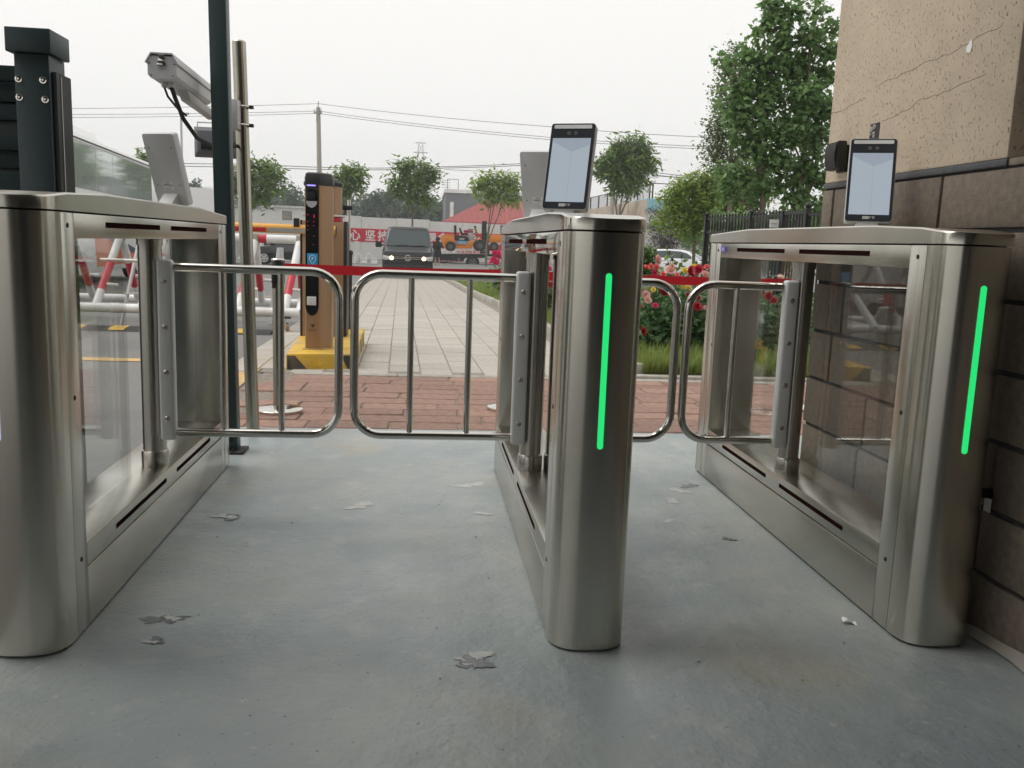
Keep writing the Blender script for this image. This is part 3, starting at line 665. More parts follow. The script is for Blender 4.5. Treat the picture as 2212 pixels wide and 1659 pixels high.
# surveillance camera: housing pointing away, latch end towards us
sc = empty('surveillance_camera', (-.99, 3.9, 1.55), 'grey box surveillance camera with a latch on its back end, clamped to the pole', 'camera')
def hous(w, h, ch, cx, y, cz): return [(cx-w/2, y, cz-h/2+ch), (cx-w/2+ch, y, cz-h/2), (cx+w/2-ch, y, cz-h/2), (cx+w/2, y, cz-h/2+ch), (cx+w/2, y, cz+h/2-ch*1.4), (cx+w/2-ch*1.2, y, cz+h/2), (cx-w/2+ch*1.2, y, cz+h/2), (cx-w/2, y, cz+h/2-ch*1.4)]
MB().loft([hous(.104, .082, .012, -1.000, 3.60, 1.562), hous(.104, .082, .012, -.992, 4.12, 1.545)]).build('housing', M['silverlt'], sc, bevel=.002)
MB().loft([hous(.106, .083, .012, -1.000, 3.592, 1.562), hous(.106, .083, .012, -1.000, 3.599, 1.562)]).build('rear_plate', M['silverlt'], sc)
MB().loft([[(-1.058, 3.585, 1.575), (-1.038, 3.585, 1.609), (-.962, 3.585, 1.609), (-.942, 3.585, 1.575), (-.942, 3.585, 1.579), (-.960, 3.585, 1.614), (-1.040, 3.585, 1.614), (-1.062, 3.585, 1.577)],
           [(-1.05, 4.16, 1.558), (-1.03, 4.16, 1.592), (-.954, 4.16, 1.592), (-.934, 4.16, 1.558), (-.934, 4.16, 1.562), (-.952, 4.16, 1.597), (-1.032, 4.16, 1.597), (-1.054, 4.16, 1.560)]]).build('sun_shield', M['silverlt'], sc)
MB().box(-1.012, -.988, 3.583, 3.592, 1.575, 1.607).build('latch', M['chrome'], sc, bevel=.002); MB().prism_xz([(-1.018, 1.566), (-.982, 1.566), (-.988, 1.585), (-1.012, 1.585)], 3.578, 3.590).build('latch', M['chrome'], sc, bevel=.002)
for x, z in ((-1.045, 1.575), (-.955, 1.575), (-1.04, 1.532), (-.96, 1.532)): MB().disc((x, 3.592, z), (0, -1, 0), .0025, .002, 8).build('screw', M['textdark'], sc)
for x in (-1.012, -.985):
    MB().lathe([(.010, -.022), (.012, -.012), (.013, 0)], (x, 3.66, 1.521), 14).build('cable_gland', M['silver'], sc)
MB().tube([(-1.012, 3.66, 1.50), (-1.008, 3.69, 1.47), (-.99, 3.76, 1.435), (-.978, 3.84, 1.42)], .0045, 8).build('cable', M['rubber'], sc)
MB().tube([(-.985, 3.66, 1.50), (-.98, 3.69, 1.465), (-.975, 3.78, 1.40), (-.965, 3.95, 1.345), (-.93, 4.15, 1.325), (-.875, 4.34, 1.355)], .0085, 10).build('cable', M['rubber'], sc)
MB().prism_yz([(3.80, 1.515), (4.10, 1.508), (4.30, 1.49), (4.30, 1.462), (4.12, 1.470), (3.85, 1.478)], -1.0, -.96).build('bracket', M['silver'], sc, bevel=.003)
MB().box(-.97, -.90, 4.27, 4.30, 1.468, 1.515).build('bracket', M['silver'], sc, bevel=.003)
MB().box(-.905, -.857, 4.26, 4.335, 1.425, 1.555).build('clamp_plate', M['silver'], sc, bevel=.003)
for z in (1.535, 1.452):
    ps = [(-.86+.040*math.cos(a), 4.36+.040*math.sin(a), z) for a in np.linspace(-2.6, 2.6, 20)]
    MB().tube(ps, .0045, 8).build('band_clamp', M['chrome'], sc); MB().box(-.825, -.806, 4.345, 4.372, z-.007, z+.007).build('clamp_screw', M['rubber'], sc)
fl_ = empty('floodlight', (-.99, 4.5, 1.39), 'small square floodlight seen from behind, mounted on the steel pole', 'floodlight')
MB().loft([[(-1.118, 4.55, 1.312), (-.912, 4.55, 1.312), (-.912, 4.55, 1.455), (-1.118, 4.55, 1.455)], [(-1.118, 4.53, 1.312), (-.912, 4.53, 1.312), (-.912, 4.53, 1.455), (-1.118, 4.53, 1.455)],
           [(-1.095, 4.49, 1.335), (-.935, 4.49, 1.335), (-.935, 4.49, 1.435), (-1.095, 4.49, 1.435)]]).build('body', M['greywall'], fl_, bevel=.003)
for k in range(6): MB().box(-1.075+k*.014, -1.069+k*.014, 4.475, 4.491, 1.345, 1.375).build('cooling_fin', M['black'], fl_)
MB().tube([(-1.10, 4.52, 1.39), (-1.10, 4.52, 1.475), (-.93, 4.52, 1.475), (-.93, 4.52, 1.39)], .004, 6).build('yoke', M['silver'], fl_)
MB().bar((-.93, 4.52, 1.37), (-.872, 4.39, 1.39), .014, .014).build('arm', M['rubber'], fl_)

# ------------------------------------------------------------------ belt barrier posts
def stanchion(x, y, label):
    g = G(y)+.004; t = empty('belt_post', (x, y, g), label, 'belt post', 'belt posts across the apron')
    MB().lathe([(.126, 0), (.128, .004), (.128, .018), (.120, .024), (.060, .030), (.034, .034)], (x, y, g), 40).build('base', M['chrome'], t)
    MB().lathe([(.030, .03), (.030, .70)], (x, y, g), 24).build('tube', M['oldsteel'], t)
    MB().lathe([(.033, .70), (.035, .703), (.035, .815), (.033, .820)], (x, y, g), 24).build('belt_cassette', M['black'], t)
    MB().lathe([(.036, .819), (.036, .826), (.030, .832)], (x, y, g), 24).build('cap', M['chrome'], t)
    for s in (-1, 1): MB().box(x+s*.02-.006, x+s*.02+.006, y-.037, y-.028, g+.675, g+.79).build('belt_guide', M['rubber'], t)
    return t
s1 = stanchion(-.772, 4.83, 'belt post beside the steel pole, on a shiny round base'); s2 = stanchion(.512, 5.03, 'belt post hidden behind the middle turnstile, only its round base showing'); s3 = stanchion(2.345, 5.25, 'belt post behind the turnstile at the stone wall')
def belt(t, a, b, z0, z1):
    mb = MB(); n = 10; vs = []; 
    for k in range(n+1):
        u = k/n; x = a[0]+(b[0]-a[0])*u; y = a[1]+(b[1]-a[1])*u; s_ = -.006*math.sin(math.pi*u); vs += [(x, y-.002, z0+s_), (x, y-.002, z1+s_), (x, y+.0, z1+s_), (x, y+.0, z0+s_)]
    mb.loft([vs[4*k:4*k+4] for k in range(n+1)]); return mb.build('belt', M['tape'], t)
belt(s1, (-.735, 4.81), (.475, 5.01), .755, .805); belt(s2, (.548, 5.01), (2.31, 5.23), .752, .802)

# ------------------------------------------------------------------ island, parking terminal, boom barrier, sleeved pole
isl = empty('kerb_island', (-.8, 7.6, -.05), 'raised concrete island painted yellow with black diagonal blocks', 'island')
I0 = [(-1.012, 6.66), (-.512, 6.76), (-.565, 8.72), (-1.12, 8.60)]; g0 = -.075
MB().prism_xy(I0, g0-.05, .078).build('block', M['yellow'], isl, bevel=.012)
def isl_face(p, q, ub, ut, name='black_block'):                      # black block on a side face: extents along the face at its foot and at its top
    p = Vector((*p, 0)); q = Vector((*q, 0)); d = q-p; nrm = Vector((d.y, -d.x, 0)).normalized()*.0015
    a, b, b2, a2 = (p+d*u+nrm for u in (ub[0], ub[1], ut[1], ut[0]))
    vs = [(a.x, a.y, g0+.004), (b.x, b.y, g0+.004), (b2.x, b2.y, .064), (a2.x, a2.y, .064)]
    mb = MB(); k = -nrm*2; mb.add(vs+[(v[0]+k.x, v[1]+k.y, v[2]) for v in vs], [(0, 1, 2, 3), (0, 4, 5, 1), (1, 5, 6, 2), (2, 6, 7, 3), (3, 7, 4, 0)]); mb.build(name, M['wornblack'], isl, smooth=False)
isl_face(I0[0], I0[1], (.02, .36), (.02, .13)); isl_face(I0[0], I0[1], (.93, .985), (.80, .975))
for u in (.10, .34, .58, .82): isl_face(I0[1], I0[2], (u, u+.08), (u-.05, u+.03))
pt = empty('parking_terminal', (-.81, 7.0, .078), 'bronze parking terminal column with a tall black front panel', 'terminal')
def foot(k=1., dx=0): return [(-.812+(x+.812)*k+dx, 7.03+(y-7.03)*k) for x, y in ((-.908, 6.965), (-.900, 6.952), (-.808, 6.945), (-.796, 6.95), (-.716, 7.03), (-.712, 7.045), (-.712, 7.16), (-.908, 7.16))]
MB().loft([[(x, y, z) for x, y in foot()] for z in (.079, 1.335)]).build('column', M['gold'], pt)
MB().loft([[(x, y, z) for x, y in foot(k)] for k, z in ((1.02, 1.336), (1.045, 1.35), (1.04, 1.39), (.96, 1.423), (.80, 1.432))]).build('cap', M['black'], pt)
fp = [(-.903, .42), (-.903, 1.334), (-.803, 1.334), (-.803, .42)]
for k in range(1, 12): a = math.pi*k/12; fp.append((-.853+.05*math.cos(a), .42-.075*math.sin(a)))
pm_ = MB(); pm_.prism_xz(fp, 6.9415, 6.958); fpn = pm_.build('front_panel', M['blackgloss'], pt)
YP = 6.941
MB().box(-.892, -.826, YP-.006, YP, 1.327, 1.338).build('status_light', M['lilac'], pt, bevel=.004)
cc = MB(); cc.lathe([(.040, 0), (.040, .012), (.034, .013), (.032, .004)], n=28); cc.v = [(-.856+v[0], YP-v[2], 1.245+v[1]*1.55) for v in cc.v]; cc.build('camera_window', M['blackgloss'], pt)
cc = MB(); cc.prism_xz([(-.896, 1.215), (-.816, 1.215), (-.818, 1.195), (-.832, 1.175), (-.856, 1.165), (-.880, 1.175), (-.894, 1.195)], YP-.014, YP); cc.build('camera_hood', M['textgrey'], pt)
rd = random.Random(4)
for (u, v, h_) in ((-.888, 1.118, .012), (-.888, 1.065, .008), (-.888, 1.035, .008), (-.888, 1.00, .006), (-.841, 1.118, .04), (-.841, 1.10, .012), (-.843, 1.066, .008), (-.843, 1.035, .008), (-.843, .955, .007), (-.846, .89, .006)):
    MB().box(u, u+.006, YP-.002, YP+.001, v-h_*.7, v).build('display_dot', M['redled'], pt, smooth=False)
bs = MB().box(-.889, -.810, YP-.004, YP, .705, .822).build('parking_sign', M['blue'], pt, bevel=.012)
MB().tube([(-.849+.025*math.sin(a), YP-.006, .783+.025*math.cos(a)) for a in np.linspace(-2.5, 2.5, 20)]+[(-.849, YP-.006, .738)]+[(-.849+.025*math.sin(-2.5), YP-.006, .783+.025*math.cos(-2.5))], .0018, 6).build('pin_outline', M['textwhite'], bs)
lettering('sign_letter', 'P', .030, M['textwhite'], bs, (-.849, YP-.0065, .772), (1, 0, 0), (0, 0, 1), bold=.02)
lettering('sign_text', 'JParking', .024, M['textwhite'], pt, (-.849, YP-.0015, .664), (1, 0, 0), (0, 0, 1))
kp = MB().box(-.892, -.822, YP-.005, YP, .425, .492).build('keypad', M['silverlt'], pt, bevel=.006)
for i in range(3):
    for j in range(3): MB().disc((-.876+i*.019, YP-.005, .440+j*.018), (0, -1, 0), .004, .003, 8).build('key', M['textgrey'], kp)
MB().prism_xz([(-.868, .275), (-.828, .278), (-.836, .267), (-.848, .248), (-.856, .262)], YP+.004, YP+.012).build('logo', M['textdark'], pt)
lettering('logo_text', 'JIESHUN', .017, M['textdark'], pt, (-.848, YP+.003, .226), (1, 0, 0), (0, 0, 1))
MB().prism_xy([(-.925, 6.94), (-.79, 6.925), (-.70, 7.02), (-.70, 7.17), (-.925, 7.17)], .0782, .086).build('sealant_rim', M['roadyellow'], pt)
bc = empty('boom_barrier', (-.87, 8.05, .07), 'bronze boom barrier cabinet with its golden boom lowered across the lane', 'barrier')
MB().box(-1.055, -.700, 7.9, 8.16, .078, 1.085).build('cabinet', M['gold'], bc, bevel=.006)
MB().box(-.699, -.672, 7.905, 8.15, .078, 1.09).build('side_cover', M['black'], bc, bevel=.004); MB().box(-1.075, -1.056, 7.905, 8.15, .078, 1.09).build('side_cover', M['black'], bc, bevel=.004)
MB().box(-1.03, -.728, 7.90, 8.12, 1.087, 1.125).build('status_lamp', M['red'], bc, bevel=.004)
MB().box(-1.05, -.705, 7.885, 8.14, 1.126, 1.142).build('ledge', M['silver'], bc, bevel=.003)
MB().loft([[(x*.155-.885, y*.11+8.02, z) for x, y in ((-1, -.6), (-.7, -1), (.7, -1), (1, -.6), (1, .6), (.7, 1), (-.7, 1), (-1, .6))] for z in (1.143, 1.385)]).build('upper_housing', M['gold'], bc)
MB().loft([[(x*r*.16-.885, y*r*.115+8.02, z) for x, y in ((-1, -.6), (-.7, -1), (.7, -1), (1, -.6), (1, .6), (.7, 1), (-.7, 1), (-1, .6))] for r, z in ((1.02, 1.386), (1.03, 1.415), (.9, 1.435))]).build('cap', M['black'], bc)
def boomz(x): return 1.008
pr = [( .036*math.cos(a), .040*math.sin(a)) for a in np.linspace(0, 2*math.pi, 20, endpoint=False)]
bm_ = MB().loft([[(x, 7.84+c, boomz(x)+s_) for c, s_ in pr] for x in (-5.6, -.762)]).build('boom', M['boomgold'], bc)
MB().loft([[(x, 7.84+c*1.01, boomz(x)+s_*1.01) for c, s_ in pr] for x in (-.7618, -.757)]).build('boom_end_cap', M['navy'], bm_)
pr2 = [(-.0375*math.cos(a), .0415*math.sin(a)) for a in np.linspace(-.85, .12, 7)]
for k in range(6):
    x1 = -.95-k*.80; x0 = x1-.38
    for nm, mm, a0, a1 in (('reflector_strip', M['sheet'], x0, x1), ('reflector_strip', M['red'], x0-.40, x0-.02)):
        MB().loft([[(x, 7.84+c, boomz(x)+s_) for c, s_ in pr2]+[(x, 7.84+c*.9, boomz(x)+s_*.9) for c, s_ in reversed(pr2)] for x in (a0, a1)]).build(nm, mm, bm_)
MB().box(-1.115, -1.068, 7.80, 7.83, 1.03, 1.10).build('lamp_box', M['black'], bc)
sb = empty('sleeved_pole', (-.71, 8.6, 0), 'thin steel pole with a black lower sleeve and a black clamp, behind the terminal', 'pole')
MB().tube([(-.713, 8.6, .07), (-.713, 8.6, 1.305)], .016, 14).build('tube', M['chrome'], sb); MB().lathe([(.034, .08), (.034, .79), (.040, .795), (.040, .825), (.020, .835)], (-.713, 8.6, 0), 16).build('sleeve', M['rubber'], sb)
MB().box(-.76, -.68, 8.57, 8.63, 1.21, 1.25).build('clamp', M['black'], sb, bevel=.006); MB().bar((-.76, 8.58, 1.23), (-.80, 8.5, 1.235), .03, .05).build('clamp_arm', M['black'], sb)
MB().tube([(-.74, 8.57, 1.21), (-.755, 8.56, 1.165), (-.785, 8.55, 1.17)], .008, 8).build('clamp_lever', M['black'], sb)

# ------------------------------------------------------------------ rolling red and white barrier frames
def barrier_unit(xa, xb, legs, label):
    t = empty('rolling_barrier', ((xa+xb)/2, 10.5, G(10.5)), label, 'barrier', 'red and white rolling barriers')
    zt, zb, yf, yr, ym = .905, .115, 9.85, 11.3, 10.5
    MB().tube([(xa, ym, zt), (xb, ym, zt)], .048, 16).build('top_rail', M['white'], t)
    n = max(2, int((xb-xa)/.75))
    for k in range(n):
        x = xa+.18+k*(xb-xa-.3)/n; MB().tube([(x, ym, zt), (x+.15, ym, zt)], .0495, 16, cap=False).build('red_band', M['red'], t)
    MB().tube([(xa, yf, zb), (xb, yf, zb)], .050, 16).build('base_rail', M['white'], t); MB().tube([(xa, yr, zb), (xb, yr, zb)], .050, 16).build('base_rail', M['white'], t)
    for x in (xa+.02, xb-.02): MB().tube([(x, yf, zb), (x, yr, zb)], .045, 12).build('cross_rail', M['white'], t)
    MB().tube([(xb, ym, zt), (xb, ym-.02, .5), (xb, yf, zb)], .046, 14).build('end_post', M['white'], t)
    for x in legs:
        for y in (yf, yr):
            P = lambda u: (x-.08*u, ym+(y-ym)*u, zt+(zb-zt)*u)
            l = MB().tube([P(.03), P(.40)], .042, 14).build('brace_leg', M['white'], t)
            MB().tube([P(.40), P(.78)], .0425, 14).build('red_section', M['red'], l); MB().tube([P(.78), P(.97)], .042, 14).build('white_section', M['white'], l)
        MB().box(x-.035, x+.035, ym-.06, ym+.06, zt-.08, zt+.055).build('joint_block', M['concrete'], t, bevel=.012)
        for y in (10.05, 11.0):
            u = abs(y-ym)/(.65 if y < ym else .8); z = zt+(zb-zt)*u
            MB().tube([(x-.06, y, z), (x+.10, y, z-.01)], .019, 10).build('peg', M['white'], t)
    for x in (xa+.55, xb-.62): MB().tube([(x, yf, zb), (x+.10, yf, zb)], .054, 16, cap=True).build('sleeve_joint', M['white'], t)
    for x in (xa+.25, xb-.13):
        for y in (yf, yr):
            g = G(y)+.036 if y < 10 and False else G(y)-.010
            c = empty('caster', (0, 0, 0)); c.parent = t
            MB().box(x-.035, x+.035, y-.04, y+.04, zb-.062, zb-.05).build('plate', M['rubber'], c, world=False)
            bpy.data.objects[c.children[0].name].location = -t.location
            for nm, mbb, mm in (('fork', MB().box(x-.022, x-.016, y-.02, y+.02, g+.05, zb-.06).box(x+.016, x+.022, y-.02, y+.02, g+.05, zb-.06), M['silver']), ('wheel', MB().tube([(x-.014, y+.015, g+.055), (x+.014, y+.015, g+.055)], .055, 18), M['gold'])):
                o = mbb.build(nm, mm, c, world=False); o.location = -t.location
    return t
barrier_unit(-2.62, -1.345, (-1.93, -1.43), 'red and white tube barrier on casters behind the parking terminal')
b2 = barrier_unit(-5.2, -2.72, (-4.7, -3.95, -3.42, -2.95), 'longer red and white tube barrier on casters seen through the turnstile glass')
sd_ = empty('folding_trestle', (-3.15, 10.2, G(10.2)), 'grey folding metal trestle standing between the barrier tubes', 'trestle')
for a, b in (((-3.32, 10.1, -.10), (-3.14, 10.25, .86)), ((-2.98, 10.1, -.10), (-3.12, 10.25, .86)), ((-3.15, 10.55, -.1), (-3.13, 10.28, .86)), ((-3.28, 10.12, .25), (-3.0, 10.12, .27))): MB().bar(a, b, .05, .02).build('leg', M['silver'], sd_)
MB().tube([(-3.48, 10.0, .62), (-3.05, 10.05, .62)], .02, 10).build('cross_bar', M['chrome'], sd_)
td = empty('folding_trestle', (-1.72, 11, G(11)), 'pale metal trestle standing behind the barrier by the terminal', 'trestle')
for a, b in (((-1.82, 10.8, -.11), (-1.74, 11, .80)), ((-1.66, 10.8, -.11), (-1.72, 11, .80)), ((-1.73, 11.3, -.11), (-1.73, 11.02, .80))): MB().bar(a, b, .05, .03).build('leg', M['sheet'], td)
nb = empty('notice_board', (-4.35, 15, G(15)), 'white notice board printed in red and black, seen past the pivot post', 'sign')
p0 = at(343, 500, 15); p1 = at(368, 562, 15); MB().box(p0.x, p1.x, 15, 15.03, p1.z, p0.z).build('panel', M['whitebody'], nb); MB().box(p0.x+.05, p0.x+.08, 15.0301, 15.06, G(15), p1.z).build('leg', M['silver'], nb); MB().box(p1.x-.08, p1.x-.05, 15.0301, 15.06, G(15), p1.z).build('leg', M['silver'], nb)
for a, b, c, d, mm in ((.02, .14, .86, .95, 'red'), (.08, .16, .42, .62, 'textdark'), (.02, .06, .65, .8, 'red'), (.03, .15, .15, .25, 'red'), (.09, .16, .70, .80, 'red')):
    h_ = p0.z-p1.z; MB().box(p0.x+a, p0.x+b, 14.995, 15.001, p1.z+c*h_, p1.z+d*h_).build('print', M[mm], nb, smooth=False)

# ------------------------------------------------------------------ vehicles
def rect_ring(x, y0, y1, z, r=.12, n=3):
    p = []
    for cx, cy, a0 in ((x-r, y1-r, 0), (-x+r, y1-r, 90), (-x+r, y0+r, 180), (x-r, y0+r, 270)):
        for k in range(n+1): a = R(a0+90*k/n); p.append((cx+r*math.cos(a), cy+r*math.sin(a), z))
    return p
def wheel(parent, x, y, z, r, wd, name='wheel', ax='x', rimr=.62, rim='silver'):
    d = Vector((1, 0, 0)) if ax == 'x' else Vector((0, 1, 0)); c = Vector((x, y, z))
    o = MB().tube([c-d*wd/2, c-d*wd*.42, c+d*wd*.42, c+d*wd/2], [r*.94, r, r, r*.94], 24).build(name, M['rubber'], parent, world=False)
    MB().tube([c-d*(wd/2+.006), c+d*(wd/2+.006)], r*rimr, 18).build('rim', M[rim], o, world=False)
    for k in range(5):
        a = 2*math.pi*k/5+.3; u = Vector((0, math.cos(a), math.sin(a))) if ax == 'x' else Vector((math.cos(a), 0, math.sin(a)))
        for s in (-1, 1): MB().disc(c+u*r*rimr*.62+d*s*(wd/2+.006), d*s, r*rimr*.17, .004, 8).build('rim_hole', M['core'], o, world=False)
    return o
vx = at(880, 600, 33.4).x
van = empty('van', (vx, 33.4, -.49), 'dark grey van facing the gate with its headlights on', 'van', rz=R(1.0))
MB().loft([rect_ring(.90, .10, 4.85, .22, .15), rect_ring(.945, .0, 4.9, .42, .18), rect_ring(.95, .0, 4.9, .80, .18), rect_ring(.95, .07, 4.9, 1.00, .2), rect_ring(.935, .45, 4.88, 1.14, .2), rect_ring(.92, .66, 4.87, 1.20, .15),
           rect_ring(.80, 1.12, 4.80, 1.82, .15), rect_ring(.76, 1.22, 4.75, 1.92, .2), rect_ring(.62, 1.5, 4.6, 1.96, .25)]).build('body', M['vanpaint'], van, world=False)
ws = [(-.80, .640, 1.215), (.80, .640, 1.215), (.70, 1.075, 1.80), (-.70, 1.075, 1.80)]
MB().add(ws+[(x, y+.06, z-.04) for x, y, z in ws], [(0, 1, 2, 3), (0, 4, 5, 1), (1, 5, 6, 2), (2, 6, 7, 3), (3, 7, 4, 0)]).build('windscreen', M['carglass'], van, world=False, smooth=False)
MB().bar((.36, .685, 1.262), (.72, .705, 1.285), .05, .004, (0, -.8, .6)).build('paper_permit', M['textwhite'], van, world=False)
for a, b in (((-.55, .62, 1.21), (.02, .665, 1.26)), ((.05, .62, 1.21), (.62, .655, 1.25))): MB().bar(a, b, .02).build('wiper', M['black'], van, world=False)
for s in (-1, 1):
    hl = MB().prism_xz([(s*.92, .86), (s*.52, .80), (s*.50, .72), (s*.88, .68), (s*.94, .72)], -.012, .12).build('headlight', M['headlamp'], van, world=False, bevel=.01)
    MB().sphere((s*.60, -.018, .765), .075, 16).build('lit_lamp', M['lamp'], hl, world=False)
    mo = MB().loft([rect_ring(.11, -.09, .09, 1.14, .04), rect_ring(.125, -.1, .1, 1.24, .05), rect_ring(.11, -.09, .09, 1.36, .04)]).build('mirror', M['black'], van, world=False)
    for v in mo.data.vertices: v.co.x += s*1.10; v.co.y += .62
    MB().bar((s*.90, .66, 1.22), (s*1.02, .64, 1.22), .05).build('mirror_arm', M['black'], van, world=False)
    for y in (.85, 3.95): wheel(van, s*.85, y, .33, .335, .22)
    sg = [(s*.923, .95, 1.24), (s*.923, 1.9, 1.24), (s*.805, 1.9, 1.78), (s*.81, 1.20, 1.76)]
    MB().add(sg+[(x-s*.03, y, z) for x, y, z in sg], [(0, 1, 2, 3), (4, 5, 6, 7), (0, 1, 5, 4), (1, 2, 6, 5), (2, 3, 7, 6), (3, 0, 4, 7)]).build('side_window', M['carglass'], van, world=False, smooth=False)
gr = MB().box(-.50, .50, -.012, .02, .70, .84).build('grille', M['blackgloss'], van, world=False)
for z in (.735, .795): MB().box(-.50, .50, -.020, -.011, z, z+.020).build('chrome_bar', M['chrome'], gr, world=False)
em = MB(); em.tube([(.105*math.cos(a), -.026, .775+.105*math.sin(a)) for a in np.linspace(0, 2*math.pi, 33)], .013, 8); eo = em.build('emblem', M['chrome'], van, world=False)
for p in (((-.045, .84), (0, .76)), ((0, .76), (.045, .84)), ((-.088, .80), (-.042, .70)), ((-.042, .70), (0, .76)), ((0, .76), (.042, .70)), ((.042, .70), (.088, .80))): MB().bar((p[0][0], -.026, p[0][1]), (p[1][0], -.026, p[1][1]), .02, .012).build('emblem_bar', M['chrome'], eo, world=False)
MB().box(-.88, .88, -.02, .1, .30, .52).build('bumper', M['black'], van, world=False, bevel=.04); MB().box(-.52, .52, -.028, -.019, .32, .42).build('lower_grille', M['core'], van, world=False)
MB().box(-.40, .40, -.030, -.019, .45, .475).build('plate_bar', M['rubber'], van, world=False)

def car(name, label, cat, x, y, z, rz, paint, L_=4.5, W_=1.78, H_=1.47):
    t = empty(name, (x, y, z), label, cat, None, rz)                 # local: length along X, front at +X
    hw = W_/2
    prof = [(-L_/2, .35), (-L_/2, .75), (-L_/2+.12, .95), (-1.55, 1.02), (.95, .98), (1.75, .86), (L_/2-.08, .68), (L_/2, .45), (L_/2-.05, .25), (-L_/2+.05, .25)]
    MB().prism_xz(prof, -hw, hw).build('body', M[paint], t, world=False, bevel=.07, seg=3)
    gh = [(-1.75, 1.0), (-1.15, H_-.04), (-.55, H_), (.25, H_-.02), (.65, H_-.12), (1.30, .96)]
    MB().loft([[(a*(1-.0), -hw+.07 if b < 1.1 else -hw+.22, b) for a, b in gh], [(a, hw-.07 if b < 1.1 else hw-.22, b) for a, b in gh]]).build('roof', M[paint], t, world=False, bevel=.04)
    for s in (-1, 1):
        wv = [(-1.50, 1.03), (-1.08, H_-.11), (-.5, H_-.08), (.2, H_-.10), (.55, H_-.18), (1.02, 1.01)]
        pts = [(a, s*(hw-.055-(.15*(b-1.0)/(H_-1.0))), b) for a, b in wv]
        MB().add(pts+[(a, b-s*.05, c) for a, b, c in pts], [tuple(range(6)), tuple(range(11, 5, -1))]+[(i, (i+1) % 6, (i+1) % 6+6, i+6) for i in range(6)]).build('side_window', M['carglass'], t, world=False, smooth=False)
        MB().box(.85, 1.03, s*(hw+.02)-.09, s*(hw+.02)+.09, 1.0, 1.13).build('mirror', M[paint], t, world=False, bevel=.03)
        for xx in (-1.36, 1.36): wheel(t, xx, s*(hw-.10), .31, .315, .2, ax='y', rimr=.68)
        MB().prism_yz([(s*(hw-.05), .74), (s*(hw-.45), .70), (s*(hw-.42), .60), (s*(hw-.03), .64)], L_/2-.32, L_/2-.015).build('headlight', M['headlamp'], t, world=False, bevel=.02)
        MB().box(-.3, -.14, s*(hw+.002)-.012, s*(hw+.002)+.012, .86, .885).build('door_handle', M[paint], t, world=False)
    MB().add([(1.32, -.62, .985), (1.32, .62, .985), (.70, .55, H_-.125), (.70, -.55, H_-.125)], [(0, 1, 2, 3)]).build('windscreen', M['carglass'], t, world=False, smooth=False)
    return t
p = at(1470, 580, 52); car('parked_car', 'white saloon car parked beyond the rose bed by the iron fence', 'car', at(1466, 560, 46).x, 46, -.49, R(-28), 'whitecar')
car('parked_car', 'black saloon car parked by the white railing, seen between the barrier tubes', 'car', at(634, 560, 46).x, 46, -.49, R(184), 'blackcar')

# coach
def coach(x0, y0, ang, L_, label, z, full=True):
    t = empty('coach', (x0, y0, z), label, 'coach', None, ang)       # local: +Y along the body, right side at x=0
    MB().loft([[(x, y, zz) for x, zz in ((-2.5, .30), (-.04, .30), (0, .40), (0, 1.0), (-.02, 2.9), (-.14, 3.16), (-.4, 3.25), (-2.1, 3.25), (-2.4, 3.15), (-2.5, 2.9))] for y in (0, L_)]).build('body', M['whitebody'], t, world=False)
    MB().box(-.045, -.006, .02, L_-.02, 3.02, 3.05).build('gutter_line', M['black'], t, world=False)
    y = .15
    while y < L_-.6:
        wd = min(1.52, L_-.15-y); MB().box(-.06, .006, y+.012, y+wd-.012, 2.05, 2.95).build('window', M['coachglass'], t, world=False, smooth=False); y += 1.53
    MB().loft([[(-1.0, a, 3.24), (-.35, a, 3.24), (-.45, a, 3.42), (-.9, a, 3.42)] for a in (2.4, 6.6)]).build('roof_unit', M['whitebody'], t, world=False)
    if full:
        def side(nm, poly, m): MB().prism(poly, lambda y, zz: (.0, y, zz), lambda y, zz: (.005, y, zz)).build(nm, m, t, world=False, smooth=False)
        side('orange_swoosh', [(4.6, .42), (4.4, 1.25), (6.0, .95), (8.4, .62), (8.6, .42)], M['coachorange'])
        side('navy_swoosh', [(3.6, 1.62), (4.4, 1.60), (6.4, 1.08), (8.8, .72), (9.8, .68), (9.8, .60), (8.4, .62), (6.0, .95), (4.4, 1.25), (3.2, 1.50)], M['navy'])
        side('orange_swoosh', [(9.1, 1.75), (9.7, 1.75), (9.35, 1.2), (9.5, .70), (9.2, 1.0), (9.0, 1.4)], M['coachorange'])
        for y in (2.6, 8.9): wheel(t, -.2, y, .48, .48, .3)
        MB().disc((.001, 7.4, .78), (1, 0, 0), .05, .01, 12).build('filler_cap', M['silver'], t, world=False)
    return t
cz = G(22)-.012
coach(-6.62, 15.6, R(5.8), 11.4, 'white coach with orange and navy swooshes and tall mirrored windows', cz+.02)
pb2 = at(418, 405, 38); coach(pb2.x+1.0, 38, R(5.8), 8.5, 'second white coach farther back, half hidden by the dark post', -.49, False)

